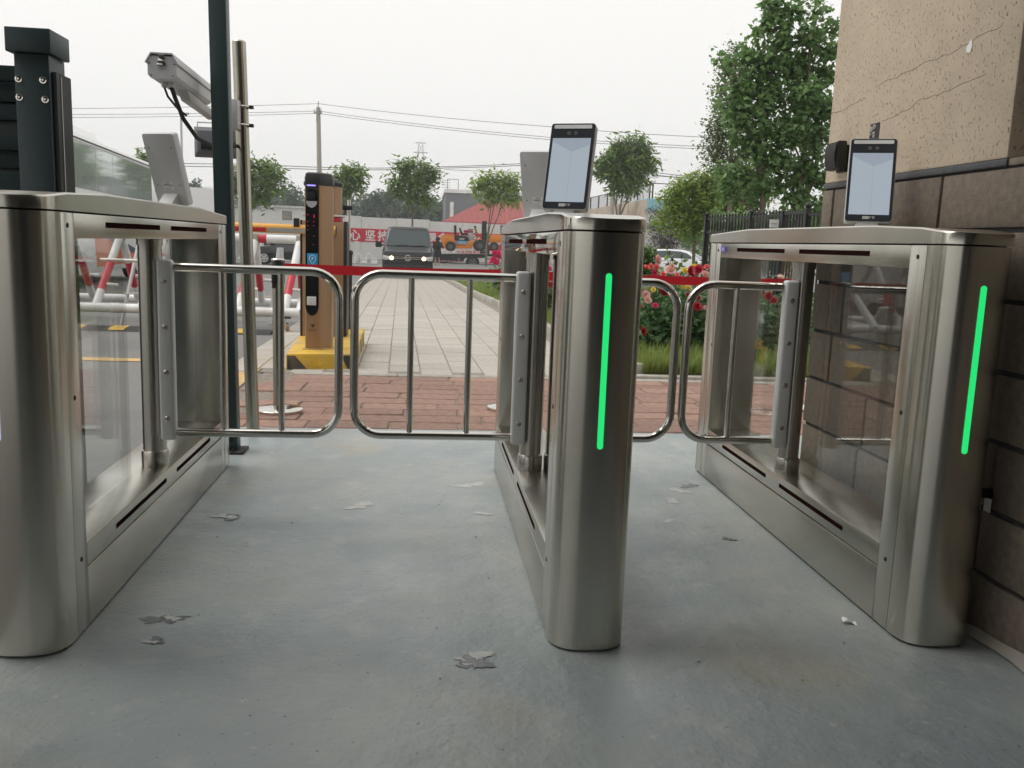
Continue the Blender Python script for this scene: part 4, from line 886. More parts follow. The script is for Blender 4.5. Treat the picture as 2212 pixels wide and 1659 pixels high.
# forklift on the flatbed truck, traced in plan scale with real depth
def c4(cx, cy, Y): p = at((1660+cx/4.1475)/1.7938, (620+cy/4.1475)/1.7938, Y); return (p.x, p.z)
YT = 60.
tr = empty('flatbed_truck', (c4(500, 1600, YT)[0], YT, -.49), 'white edged flatbed truck carrying orange forklifts along the road', 'truck')
def ex(poly, y0, y1, nm, m, parent, bevel=0, **k): return MB().prism_xz([c4(a, b, YT) for a, b in poly], y0, y1).build(nm, m, parent, bevel=bevel, **k)
ex([(100, 1462), (826, 1466), (826, 1508), (100, 1500)], YT-.1, YT+2.3, 'bed_edge', M['white'], tr, .02); ex([(985, 1466), (1500, 1470), (1500, 1510), (985, 1508)], YT-.1, YT+2.3, 'bed_edge', M['white'], tr, .02)
ex([(826, 1475), (985, 1475), (985, 1508), (826, 1508)], YT, YT+2.2, 'bed_gap', M['black'], tr)
for k in range(7):
    x = 150+k*95; ex([(x, 1466), (x+40, 1467), (x+40, 1476), (x, 1475)], YT-.12, YT-.099, 'red_reflector', M['red'], tr, smooth=False)
lettering('bed_text', '专业救援拖车', .26, M['bannerred'], tr, (c4(645, 1502, YT)[0], YT-.12, c4(645, 1502, YT)[1]), (1, 0, .02), (0, 0, 1))
ex([(100, 1515), (1150, 1520), (1150, 1575), (870, 1575), (590, 1575), (560, 1640), (100, 1655)], YT+.15, YT+2.0, 'chassis', M['black'], tr)
ex([(110, 1548), (575, 1552), (545, 1622), (110, 1614)], YT, YT+.14, 'side_skirt', M['rubber'], tr)
for k in range(5): x = 195+k*78; ex([(x, 1620), (x+42, 1622), (x+40, 1634), (x, 1632)], YT-.02, YT+.02, 'red_reflector', M['red'], tr, smooth=False)
ex([(190, 1615), (560, 1625), (558, 1638), (190, 1630)], YT, YT+.05, 'skirt_edge', M['sheet'], tr)
lettering('door_mark', '厢', .16, M['textgrey'], tr, (c4(487, 1605, YT)[0], YT-.01, c4(487, 1605, YT)[1]), (1, 0, 0), (0, 0, 1))
ex([(940, 1548), (1060, 1550), (1085, 1570), (1040, 1610), (945, 1606)], YT, YT+.3, 'fuel_tank', M['sheet'], tr, .03)
for x in (712,):
    a = c4(x, 1640, YT); wheel(tr, a[0]-tr.location.x, .25, a[1]+.49-.05, .46, .35, ax='y', rim='rimgrey')
a = c4(1330, 1640, YT); wheel(tr, a[0]-tr.location.x, .25, a[1]+.49-.05, .46, .35, ax='y', rim='rimgrey'); a = c4(150, 1640, YT); wheel(tr, a[0]-tr.location.x, .25, a[1]+.49-.05, .46, .35, ax='y', rim='rimgrey')
ex([(1350, 1250), (1560, 1255), (1600, 1400), (1600, 1620), (1350, 1620)], YT, YT+2.1, 'cab', M['white'], tr, .08)
ex([(975, 1368), (1345, 1372), (1345, 1468), (975, 1462)], YT+.3, YT+2.2, 'headboard', M['red'], tr, .02)
fk = empty('forklift', (c4(600, 1440, YT)[0], YT+1, c4(600, 1462, YT)[1]), 'orange forklift with a black mast, chained on the flatbed truck', 'forklift', 'forklifts on the flatbed truck')
YA, YB = YT+.25, YT+1.45
ex([(205, 1240), (228, 1195), (420, 1200), (425, 1290), (440, 1300), (745, 1300), (700, 1425), (455, 1425), (430, 1330), (380, 1320), (300, 1330), (265, 1425), (215, 1425)], YA, YB, 'body', M['orange'], fk, .03)
ex([(425, 1205), (600, 1215), (635, 1240), (650, 1300), (425, 1292)], YA-.02, YB+.02, 'side_cover', M['black'], fk, .02)
lettering('brand_text', 'AISZ', .17, M['textwhite'], fk, (c4(540, 1283, YT)[0], YA-.03, c4(540, 1283, YT)[1]), (1, 0, 0), (0, 0, 1), bold=.02)
ex([(447, 1296), (628, 1298), (626, 1352), (450, 1348)], YA-.025, YA-.001, 'phone_sticker', M['blue'], fk, smooth=False)
lettering('phone_text', '138 9307 2356', .085, M['textwhite'], fk, (c4(538, 1320, YT)[0], YA-.03, c4(538, 1320, YT)[1]), (1, 0, 0), (0, 0, 1), bold=.02, sx=.92)
lettering('phone_text', '叉车维修租赁', .11, M['textwhite'], fk, (c4(538, 1345, YT)[0], YA-.03, c4(538, 1345, YT)[1]), (1, 0, 0), (0, 0, 1)); lettering('maker_text', '杭州叉车', .13, M['textdark'], fk, (c4(538, 1378, YT)[0], YA-.005, c4(538, 1378, YT)[1]), (1, 0, 0), (0, 0, 1))
for k in range(7): x = 238+k*25; ex([(x, 1222), (x+14, 1206), (x+22, 1206), (x+8, 1222)], YA-.004, YA+.03, 'hazard_stripe', M['textdark'], fk, smooth=False)
ex([(418, 1050), (455, 1050), (455, 1200), (425, 1205)], YA+.1, YA+.2, 'rear_guard_post', M['black'], fk); ex([(418, 1050), (455, 1050), (455, 1200), (425, 1205)], YB-.2, YB-.1, 'rear_guard_post', M['black'], fk)
ex([(430, 1042), (448, 1042), (444, 1062), (434, 1062)], YA+.1, YA+.2, 'beacon', M['sheet'], fk)
ex([(500, 1085), (520, 1080), (545, 1150), (560, 1175), (640, 1180), (650, 1205), (540, 1208), (515, 1160)], YA+.35, YB-.35, 'seat', M['rubber'], fk, .03)
ex([(570, 1130), (640, 1120), (720, 1130), (735, 1170), (590, 1165)], YA+.1, YB-.1, 'bonnet_cover', M['seat'], fk, .03)
ex([(640, 1180), (720, 1165), (745, 1270), (660, 1300)], YA+.05, YB-.05, 'dash_panel', M['sheet'], fk, .02)
ex([(735, 1060), (765, 1055), (810, 1250), (775, 1260)], YA, YA+.07, 'lift_cylinder', M['black'], fk)
for k in range(4): y_ = 1095+k*42; ex([(748+k*8, y_), (770+k*8, y_-10), (775+k*8, y_+14), (752+k*8, y_+26)], YA-.01, YA+.002, 'hazard_stripe', M['yellow'], fk, smooth=False)
MB().tube([(*c4(650, 1110, YT), 0)[:1]+(YT+.8, c4(650, 1110, YT)[1]), (c4(735, 1105, YT)[0], YT+.8, c4(735, 1115, YT)[1])], .03, 8).build('steering_wheel', M['black'], fk)
for y0 in (YA+.12, YB-.22):
    ex([(880, 982), (905, 980), (895, 1420), (868, 1420)], y0, y0+.1, 'mast_rail', M['black'], fk); ex([(920, 980), (945, 982), (938, 1440), (912, 1440)], y0, y0+.1, 'mast_rail', M['black'], fk)
for y_ in (985, 1080, 1200, 1330): ex([(872, y_), (944, y_+2), (943, y_+26), (872, y_+24)], YA+.221, YB-.221, 'mast_crossbar', M['black'], fk)
ex([(945, 1165), (975, 1165), (972, 1470), (945, 1470)], YA+.05, YB-.05, 'fork_carriage', M['rubber'], fk); ex([(855, 1450), (985, 1452), (985, 1470), (855, 1470)], YA+.25, YA+.4, 'fork_tine', M['rubber'], fk)
ex([(745, 1272), (860, 1262), (865, 1285), (760, 1300)], YA, YB, 'fender', M['orange'], fk, .02)
lx0 = fk.location
for (cx, cy, r) in ((357, 1390, .34), (833, 1378, .40)):
    a = c4(cx, cy, YT)
    for yy in (-.82, .42): wheel(fk, a[0]-lx0.x, yy, a[1]-lx0.z, r, .26, ax='y', rimr=.45, rim='rimgrey')
f2 = empty('forklift', (c4(1150, 1440, YT)[0], YT+1, c4(1150, 1462, YT)[1]), 'rear end of another orange forklift at the cab end of the flatbed truck', 'forklift', 'forklifts on the flatbed truck')
ex([(978, 1215), (1000, 1196), (1250, 1215), (1400, 1230), (1400, 1330), (980, 1322)], YA, YB, 'body', M['orange'], f2, .04); ex([(1180, 1050), (1220, 1050), (1220, 1210), (1185, 1212)], YA+.1, YB-.1, 'guard_post', M['black'], f2)
for cx in (1060, 1300):
    a = c4(cx, 1395, YT); wheel(f2, a[0]-f2.location.x, -.6, a[1]-f2.location.z, .32, .26, ax='y', rimr=.5, rim='rimgrey')

# person in black beside the van
pp = at(944, 573, 53.0); pz = -.49; P0 = Vector((pp.x, 53., pz))
per = empty('person', P0, 'person in a black coat with bare calves, standing beside the dark van', 'person')
me = bpy.data.meshes.new('body'); vv = [(0, 0, .86), (0, .01, 1.05), (0, .02, 1.25), (0, .02, 1.38), (.01, -.01, 1.46), (.02, -.03, 1.54), (.02, -.03, 1.62),
    (-.09, 0, .80), (-.10, .02, .46), (-.10, -.02, .08), (-.10, .10, .03), (.09, 0, .80), (.11, -.06, .46), (.12, .0, .08), (.13, .12, .03), (-.17, .02, 1.34), (-.22, .03, 1.08), (-.16, .14, .90), (.17, .02, 1.34), (.26, .08, 1.12), (.34, .20, 1.08), (-.15, .2, .86), (.38, .27, 1.10)]
ee = [(0, 1), (1, 2), (2, 3), (3, 4), (4, 5), (5, 6), (0, 7), (7, 8), (8, 9), (9, 10), (0, 11), (11, 12), (12, 13), (13, 14), (3, 15), (15, 16), (16, 17), (3, 18), (18, 19), (19, 20), (17, 21), (20, 22)]
rr_ = [.15, .13, .15, .11, .05, .085, .07, .085, .055, .035, .03, .085, .055, .035, .03, .06, .045, .03, .06, .045, .03, .025, .025]
me.from_pydata(vv, ee, []); body = bpy.data.objects.new('body', me); COL.objects.link(body); body.parent = per; me.materials.append(M['skin'])
sk = body.modifiers.new('skin', 'SKIN'); 
for i, r in enumerate(rr_): me.skin_vertices[0].data[i].radius = (r, r*.85)
me.skin_vertices[0].data[0].use_root = True; body.modifiers.new('sub', 'SUBSURF').levels = 2; body.modifiers['sub'].render_levels = 2
def ell(cx, cy, rx, ry, z, n=16): return [(cx+rx*math.cos(2*math.pi*k/n), cy+ry*math.sin(2*math.pi*k/n), z) for k in range(n)]
MB().loft([ell(0, 0, .25, .20, .50), ell(0, 0, .24, .20, .75), ell(0, 0, .21, .17, 1.0), ell(0, .01, .23, .18, 1.25), ell(0, .02, .20, .15, 1.38), ell(0, .02, .09, .09, 1.45)]).build('coat', M['cloth'], per, world=False)
for s, a, b, c in ((-1, (-.17, .02, 1.36), (-.23, .03, 1.08), (-.17, .13, .93)), (1, (.17, .02, 1.36), (.27, .08, 1.12), (.33, .19, 1.09))): MB().tube([a, b, c], [.085, .07, .055], 12).build('sleeve', M['cloth'], per, world=False)
MB().sphere((.02, -.02, 1.57), .125, 16, 1.1).build('hair', M['cloth'], per, world=False)

# ------------------------------------------------------------------ far walls, railing and buildings
WL, WR = at(660, 560, 62), at(1470, 560, 74); WX0, WY0, WX1, WY1 = -9.2, 61.2, at(1450, 500, 75.0).x, 75.0
def wy(x): return WY0+(x-WX0)*(WY1-WY0)/(WX1-WX0)
ww = empty('boundary_wall', (WX0, WY0, -.49), 'long white concrete wall carrying a red banner across the road', 'wall')
xx = WX0; rw = random.Random(9)
while xx < WX1:
    x2 = min(xx+2.4, WX1); z1 = 2.52-.012*(xx-WX0)+rw.uniform(-.04, .04)
    for z0_, z1_ in ((-.49, .55), (.565, 1.60), (1.615, z1)):
        a, b = xx+.012, x2-.012; MB().add([(a, wy(a), z0_), (b, wy(b), z0_), (b, wy(b)+.2, z0_), (a, wy(a)+.2, z0_), (a, wy(a), z1_), (b, wy(b), z1_), (b, wy(b)+.2, z1_), (a, wy(a)+.2, z1_)],
                 [(0, 3, 2, 1), (4, 5, 6, 7), (0, 1, 5, 4), (1, 2, 6, 5), (2, 3, 7, 6), (3, 0, 4, 7)]).build('wall_panel', M['whitewall'], ww)
    xx = x2
bn = empty('banner', (WX0, WY0, 1), 'long red cloth banner with white characters hung on the white wall', 'banner')
def bz(x): return 1.63-.012*(x-WX0)*0
BX1 = WX1-3
for k in range(12):
    a = WX0+(BX1-WX0)*k/12; b = WX0+(BX1-WX0)*(k+1)/12
    MB().add([(a, wy(a)-.03, .73), (b, wy(b)-.03, .73), (b, wy(b)-.03, 1.64), (a, wy(a)-.03, 1.64), (a, wy(a)-.045, .73), (b, wy(b)-.045, .73), (b, wy(b)-.045, 1.64), (a, wy(a)-.045, 1.64)], [(0, 1, 2, 3), (4, 7, 6, 5), (0, 4, 5, 1), (3, 2, 6, 7), (1, 5, 6, 2), (0, 3, 7, 4)]).build('cloth_section', M['bannerred'], bn, smooth=False)
ud = (WX1-WX0, WY1-WY0, 0)
for ch, px in (('不', 655), ('忘', 680), ('初', 739), ('心', 767), ('坚', 800), ('持', 827), ('新', 855), ('发', 880), ('展', 908), ('理', 932), ('念', 957), ('推', 1000), ('动', 1026), ('高', 1053), ('质', 1080), ('量', 1107), ('发', 1134), ('展', 1160)):
    q = None
    for Y in np.linspace(61, 75, 80):
        p = at(px, 508, Y)
        if q is None or abs(wy(p.x)-Y) < q[0]: q = (abs(wy(p.x)-Y), p)
    lettering('character', ch, .80, M['textwhite'], bn, (q[1].x, wy(q[1].x)-.06, .87), ud, (0, 0, 1), bold=.022)
tb = empty('white_building', (-10, 59, -.49), 'taller plain white building end with a small square hatch', 'building')
B0, B1 = at(60, 430, 58).x, at(657, 450, 58).x; zt_ = at(600, 444, 58).z
MB().box(B0, B1, 58.0, 66, .75, zt_-.12).build('wall', M['whitewall'], tb); MB().box(B0-.1, B1+.1, 57.9, 66.1, zt_-.12, zt_).build('coping', M['white'], tb)
a, b = at(611, 457, 58), at(629, 474, 58); MB().box(a.x, b.x, 57.97, 58.03, b.z, a.z).build('hatch', M['concrete'], tb); MB().box(a.x-.04, b.x+.04, 57.985, 58.02, b.z-.04, a.z+.04).build('hatch_frame', M['greywall'], tb)
MB().box(B0, B1, 58.6, 66, -.49, .75).build('dark_bay', M['core'], tb)
for px in (566, 582, 646): p = at(px, 538, 58.3); MB().box(p.x-.35, p.x+.35, 58.28, 58.33, .55, .62).build('strip_lamp', mat('lit_tube', (.8, .8, .8), .5, emis=(.9, .95, .95), estr=.7), tb)
for k in range(14): x = B0+.4+k*1.5; MB().box(x, x+.25, 58.05, 58.35, -.49, .75).build('pier', M['whitewall'], tb)
# white looped road railing
rl = empty('road_railing', (-8, 51.5, -.49), 'low white road railing of looped bars in front of the wall', 'railing')
RX = list(np.arange(at(480, 560, 51.5).x, at(812, 560, 51.5).x, .62))
for x in RX:
    MB().tube([(x, 51.5, -.47), (x, 51.5, -.05)]+[(x+.14-.14*math.cos(a_), 51.5, -.05+.14*math.sin(a_)) for a_ in np.linspace(0, math.pi, 8)][1:]+[(x+.28, 51.5, -.47)], .028, 6).build('loop', M['white'], rl)
    MB().tube([(x+.28, 51.5, -.18), (x+.62, 51.5, -.18)], .022, 6).build('link', M['white'], rl)
    MB().box(x+.30, x+.60, 51.48, 51.52, -.45, -.24).build('panel', M['white'], rl)
MB().box(RX[0], RX[-1]+.6, 51.4, 51.6, -.49, -.46).build('base_strip', M['concrete'], rl)
# red roofed hall
rh_ = empty('red_roof_hall', (6, 84, -.49), 'long hall with a red hipped roof behind the white wall', 'building'); YR = 84.
e0, e1, r0, r1 = at(955, 478, YR), at(1262, 500, YR), at(1050, 432, YR+4), at(1180, 440, YR+4)
zE = at(1000, 480, YR).z
MB().add([(e0.x, YR, zE), (e1.x, YR, zE), (e1.x, YR+9, zE), (e0.x, YR+9, zE), (r0.x, YR+4.5, r0.z), (r1.x, YR+4.5, r0.z)], [(0, 1, 5, 4), (1, 2, 5), (2, 3, 4, 5), (3, 0, 4), (0, 3, 2, 1)]).build('roof', M['roofred'], rh_, smooth=False)
rf = [c for c in rh_.children if c.name.startswith('roof')][0]; U = Vector((r0.x-e0.x, 4.5, r0.z-zE))
for k in range(26):
    x = e0.x+.3+k*(e1.x-e0.x-.6)/25; u = min(1, (x-e0.x)/(r0.x-e0.x)*.98, (e1.x-x)/(e1.x-r1.x)*.98)
    MB().bar((x, YR+.02, zE+.03), (x, YR+4.5*u, zE+(r0.z-zE)*u+.03), .09, .06).build('roof_rib', M['roofred'], rf)
MB().box(e0.x-.05, e1.x+.05, YR-.12, YR-.001, zE-.42, zE+.02).build('fascia', M['fascia'], rh_); MB().box(e0.x+.5, e1.x-.5, YR+.4, YR+8.5, -.49, zE-.02).build('wall', M['concrete'], rh_)
gb = empty('grey_building', (8, 100, -.49), 'flat grey brick building with a white parapet behind the red roof', 'building'); YG = 100.
g0_, g1_ = at(963, 416, YG), at(1262, 425, YG)
MB().box(g0_.x, g1_.x, YG, YG+15, -.49, g0_.z).build('wall', M['greywall'], gb); MB().box(g0_.x-.15, g1_.x, YG-.15, YG+15, g0_.z+.003, g0_.z+.4).build('parapet', M['white'], gb)
a = at(990, 408, YG); MB().tube([(a.x-1.2, YG+.4, g0_.z+.4), (a.x-1.2, YG+.4, g0_.z+1.5), (a.x, YG+.4, g0_.z+1.5), (a.x, YG+.4, g0_.z+.4)], .06, 6).build('roof_ladder', M['lattice'], gb)
for k in range(4): MB().bar((a.x-1.8, YG+.4, g0_.z+.6+k*.25), (a.x-.9, YG+.4, g0_.z+.6+k*.25), .05).build('ladder_rung', M['lattice'], gb)
MB().box(g0_.x+.5, g0_.x+.9, YG-.05, YG-.001, -.4, g0_.z-1).build('corner_strip', M['white'], gb)
wb = empty('white_gable_house', (8, 94, -.49), 'small white stepped house between the grey block and the red roof', 'building')
a, b = at(1030, 462, 94), at(1270, 436, 94); 
MB().prism_xz([(a.x, -.49), (b.x, -.49), (b.x, at(1130, 436, 94).z), (at(1080, 440, 94).x, at(1080, 436, 94).z), (at(1062, 447, 94).x, at(1062, 447, 94).z), (at(1040, 455, 94).x, at(1040, 452, 94).z), (a.x, a.z)], 94, 99).build('wall', M['whitewall'], wb)
MB().bar((at(1040, 450, 94).x, 93.9, at(1040, 450, 94).z), (at(1085, 434, 94).x, 93.9, at(1085, 434, 94).z), .5, .18).build('roof_edge', M['white'], wb); MB().box(a.x-.3, at(1062, 455, 94).x, 93.6, 94, a.z-.4, a.z-.2).build('cornice', M['white'], wb)
# concrete ramp wall with mesh fence, white block end with a pale blue band
rmp = empty('ramp_wall', (20, 62, -.49), 'stained concrete ramp wall rising towards a white and pale blue end block', 'wall')
q1, q0 = at(1398, 430, 60), at(1240, 458, 82)
for k in range(5):
    u0, u1 = k/5, (k+1)/5; A = q0.lerp(q1, u0+.002); B = q0.lerp(q1, u1-.002)
    MB().add([(A.x, A.y, -.49), (B.x, B.y, -.49), (B.x, B.y, B.z), (A.x, A.y, A.z), (A.x+.4, A.y+.4, -.49), (B.x+.4, B.y+.4, -.49), (B.x+.4, B.y+.4, B.z), (A.x+.4, A.y+.4, A.z)], [(0, 1, 2, 3), (4, 7, 6, 5), (3, 2, 6, 7), (0, 3, 7, 4), (1, 5, 6, 2)]).build('wall_panel', M['tancon'], rmp, smooth=False)
MB().box(q1.x+.02, q1.x+5, 60, 64, -.49, q1.z-.8).build('end_block', M['whitewall'], rmp); MB().box(q1.x+.01, q1.x+5.01, 59.99, 64, q1.z-.798, q1.z+.05).build('blue_band', M['lightblue'], rmp)
mf = empty('mesh_fence', (20, 62, 3), 'green mesh fence with posts along the top of the concrete ramp wall', 'fence')
for k in range(9):
    A = q0.lerp(q1, k/8)+Vector((.2, .2, 0)); MB().bar(A, A+Vector((0, 0, 1.05)), .09).build('post', M['iron'], mf)
    if k < 8:
        B = q0.lerp(q1, (k+1)/8)+Vector((.2, .2, 0)); MB().bar(A+Vector((0, 0, 1.02)), B+Vector((0, 0, 1.02)), .05).build('rail', M['iron'], mf); 
        ms_ = MB()
        for j in range(14):
            C_ = A.lerp(B, (j+.5)/14); ms_.bar(C_, C_+Vector((0, 0, 1.0)), .018)
        tag(ms_.build('mesh_wire', M['greenpaint'], mf, smooth=False), kind='stuff')
for dx in (0, 2.2, 4.4):
    A = q1+Vector((.4+dx, .2, .05)); MB().bar(A, A+Vector((0, 0, 1.05)), .09).build('post', M['iron'], mf)
MB().bar(q1+Vector((.4, .2, 1.08)), q1+Vector((4.8, .2, 1.08)), .05).build('rail', M['iron'], mf)

# ------------------------------------------------------------------ poles, pylons, wires
up = empty('utility_pole', (at(690, 500, 58).x, 58, -.49), 'concrete utility pole with a small crossarm above the parking terminal', 'utility pole')
a, b = at(687.5, 232, 58), at(693, 500, 58); MB().tube([(b.x, 58, -.49), (a.x, 58, a.z)], [.19, .13], 12).build('shaft', M['pole_con'], up)
a = at(688, 244, 58); MB().bar((a.x-.28, 57.9, a.z), (a.x+.22, 57.9, a.z), .08).build('crossarm', M['lattice'], up); MB().bar((a.x-.12, 57.9, a.z-.5), (a.x+.02, 57.9, a.z+.7), .05).build('bracket', M['lattice'], up)
for dx in (-.25, .18): MB().lathe([(.03, 0), (.05, .05), (.05, .12), (.02, .2)], (a.x+dx, 57.9, a.z+.04), 8).build('insulator', M['white'], up)
u2 = empty('utility_pole', (at(1322, 480, 56).x, 56.5, -.49), 'leaning concrete pole behind the bushy tree at the ramp wall', 'utility pole')
a, b = at(1328, 360, 56.5), at(1319, 500, 56.5); d_ = (a-b); MB().tube([b-d_*((b.z+.49)/d_.z), a], [.17, .13], 10).build('shaft', M['barkpale'], u2)
lp = empty('lamp_post', (at(391, 300, 60).x, 60, -.49), 'thin pale lamp post behind the coach', 'lamp post'); a = at(391, 248, 60); MB().tube([(a.x, 60, -.49), (a.x, 60, a.z)], .07, 8).build('shaft', M['sheet'], lp); MB().bar((a.x-.1, 60, a.z), (a.x+.5, 60, a.z+.1), .12).build('lamp_head', M['sheet'], lp)
def pylon(px, pyt, Y, label):
    a = at(px, pyt, Y); t = empty('pylon', (a.x, Y, -.49), label, 'pylon'); H_ = a.z+.49; w0, w1 = H_*.09, .7
    for s in (-1, 1):
        for q in (-1, 1): MB().bar((a.x+s*w0, Y+q*w0, -.49), (a.x+s*w1, Y+q*w1, a.z-1), .28).build('leg', M['lattice'], t)
    mb = MB(); n = 9
    for k in range(n):
        u0, u1 = k/n, (k+1)/n; A = w0+(w1-w0)*u0; B = w0+(w1-w0)*u1; z0_ = -.49+(H_-1)*u0; z1_ = -.49+(H_-1)*u1
        mb.bar((a.x-A, Y, z0_), (a.x+B, Y, z1_), .13); mb.bar((a.x+A, Y, z0_), (a.x-B, Y, z1_), .13)
    mb.build('lattice_bracing', M['lattice'], t)
    for z, l in ((a.z-.6, 1.9), (a.z-4, 2.6), (a.z-8, 2.6)): MB().bar((a.x-l, Y, z), (a.x+l, Y, z), .3).build('crossarm', M['lattice'], t)
pylon(909, 305, 330, 'distant lattice pylon above the tree row in the middle of the view'); pylon(1380, 290, 300, 'distant lattice pylon rising behind the bushy tree by the ramp')
def wire(pts, label, Y=57.9, r=.014):
    P = [at(x, y, Yd) for x, y, Yd in pts]; t = MB(); q = []
    for A, B in zip(P, P[1:]):
        for k in range(8): u = k/8; q.append(A.lerp(B, u)-Vector((0, 0, (B-A).length*.006*4*u*(1-u))))
    q.append(P[-1]); o = t.tube(q, r, 5).build('power_line', M['wire']); tag(o, label, 'power line', 'overhead power lines')
wire([(-300, 232, 62), (688, 224, 57.9), (1180, 273, 50), (1560, 298, 46)], 'topmost overhead wire running over the utility pole')
wire([(-300, 242, 62), (688, 240, 57.9), (1180, 296, 50), (1560, 318, 46)], 'upper wire of the pair just below the topmost wire')
wire([(-300, 250, 62), (688, 245, 57.9), (1180, 301, 50), (1560, 323, 46)], 'lower wire of the pair just below the topmost wire')
wire([(360, 352, 80), (540, 354, 80), (760, 363, 80), (960, 360, 80), (1180, 350, 80), (1300, 358, 80), (1560, 388, 80)], 'upper cable of the low bundle behind the tree row', r=.03)
wire([(360, 358, 80), (540, 360, 80), (760, 367, 80), (960, 363, 80), (1180, 354, 80), (1300, 362, 80), (1560, 394, 80)], 'middle cable of the low bundle behind the tree row', r=.03)
wire([(960, 366, 80), (1180, 373, 80), (1400, 380, 80), (1560, 384, 80)], 'single slack cable sagging under the low bundle', r=.02)

# ------------------------------------------------------------------ iron fence
fe = empty('iron_fence', (4.95, 13.5, G(13.5)), 'black iron fence with spear tips and scroll frieze below the big trees', 'fence')
FP = [(4.90, 15.2), (5.08, 13.55), (5.15, 12.5)]
def fz(y): return 1.52+.0*(y-13)
for (x, y) in FP[:2]:
    MB().box(x-.035, x+.035, y-.035, y+.035, G(y), 1.545).build('post', M['iron'], fe); MB().sphere((x, y, 1.583), .04, 12).build('post_finial', M['iron'], fe)
for (A, B) in zip(FP, FP[1:]):
    for z in (1.505, 1.27, .0): MB().bar((A[0], A[1], z), (B[0], B[1], z), .035).build('rail', M['iron'], fe)
    n = int(math.hypot(B[0]-A[0], B[1]-A[1])/.105)
    for k in range(1, n):
        x, y = A[0]+(B[0]-A[0])*k/n, A[1]+(B[1]-A[1])*k/n
        p_ = MB(); p_.bar((x, y, G(y)+.05), (x, y, 1.525), .020); p_.lathe([(.011, 0), (.020, .02), (.004, .065)], (x, y, 1.525), 6); p_.build('picket', M['iron'], fe, smooth=False)
        ps = [(x+(B[0]-A[0])*.035*math.cos(a_)/1.6, y+(B[1]-A[1])*.035*math.cos(a_)/1.6, 1.39+.10*math.sin(a_)*(1 if k % 2 else -1)) for a_ in np.linspace(-2.2, 2.2, 10)]
        MB().tube(ps, .009, 5).build('scroll', M['iron'], fe)
ge = empty('iron_gate', (5.15, 12.1, G(12)), 'plain black iron gate leaf with a white notice, at the end of the fence', 'gate')
for (x, y, zz) in ((5.15, 12.45, 1.56), (5.19, 11.75, 1.575)):
    MB().box(x-.04, x+.04, y-.04, y+.04, G(y), zz).build('post', M['iron'], ge)
MB().sphere((5.19, 11.75, 1.615), .045, 12).build('post_finial', M['iron'], ge)
for z in (1.525, .1): MB().bar((5.15, 12.42, z), (5.19, 11.79, z), .05).build('rail', M['iron'], ge)
for k in range(1, 7): y = 12.42-k*.09; MB().bar((5.15+(12.42-y)*.06, y, .1), (5.15+(12.42-y)*.06, y, 1.51), .022).build('picket', M['iron'], ge)
a, b = at(1662, 474, 12.55), at(1680, 492, 12.55); MB().box(a.x, b.x, 12.52, 12.53, b.z, a.z).build('notice', M['textwhite'], ge); MB().box(a.x+.02, b.x-.03, 12.515, 12.521, b.z+.05, b.z+.06).build('notice_print', M['textgrey'], ge)
for k in range(8): y = 11.68-k*.10; MB().bar((5.2+.01*k, y, G(y)), (5.2+.01*k, y, 1.50), .020).build('picket', M['iron'], ge)
MB().bar((5.19, 11.7, 1.49), (5.28, 10.9, 1.49), .035).build('rail', M['iron'], ge)

# ------------------------------------------------------------------ trees and shrubs
def leaves(C, S, m, name, parent, L_, W_, droop=.3, fold=.15, broad=False):
    """C: n x 3 leaf positions, S: n sizes. Each leaf is a small folded blade."""
    n = len(C); th = rng.uniform(0, 2*np.pi, n); ph = rng.normal(-droop, .45, n)
    d = np.stack([np.cos(th)*np.cos(ph), np.sin(th)*np.cos(ph), np.sin(ph)], 1)
    up = np.array([0, 0, 1.])+rng.normal(0, .45, (n, 3)); s_ = np.cross(d, up); s_ /= np.linalg.norm(s_, axis=1)[:, None]+1e-9; nn = np.cross(s_, d)
    Ls = (L_*S)[:, None]; Ws = (W_*S)[:, None]
    if broad:
        pts = [C, C+d*Ls*.35+s_*Ws*.5-nn*Ws*fold, C+d*Ls, C+d*Ls*.35-s_*Ws*.5-nn*Ws*fold, C+d*Ls*.30]
        V = np.stack(pts, 1).reshape(-1, 3); k = np.arange(n)[:, None]*5
        F = np.concatenate([k+[0, 1, 4], k+[1, 2, 4], k+[2, 3, 4], k+[3, 0, 4]])
    else:
        pts = [C, C+d*Ls*.5+s_*Ws*.5-nn*Ws*fold, C+d*Ls, C+d*Ls*.5-s_*Ws*.5-nn*Ws*fold]
        V = np.stack(pts, 1).reshape(-1, 3); k = np.arange(n)[:, None]*4
        F = np.concatenate([k+[0, 1, 2], k+[0, 2, 3]])
    off = np.array(root_of(parent).location) if parent else 0
    return tri_mesh(name, V-off, F, m, parent)
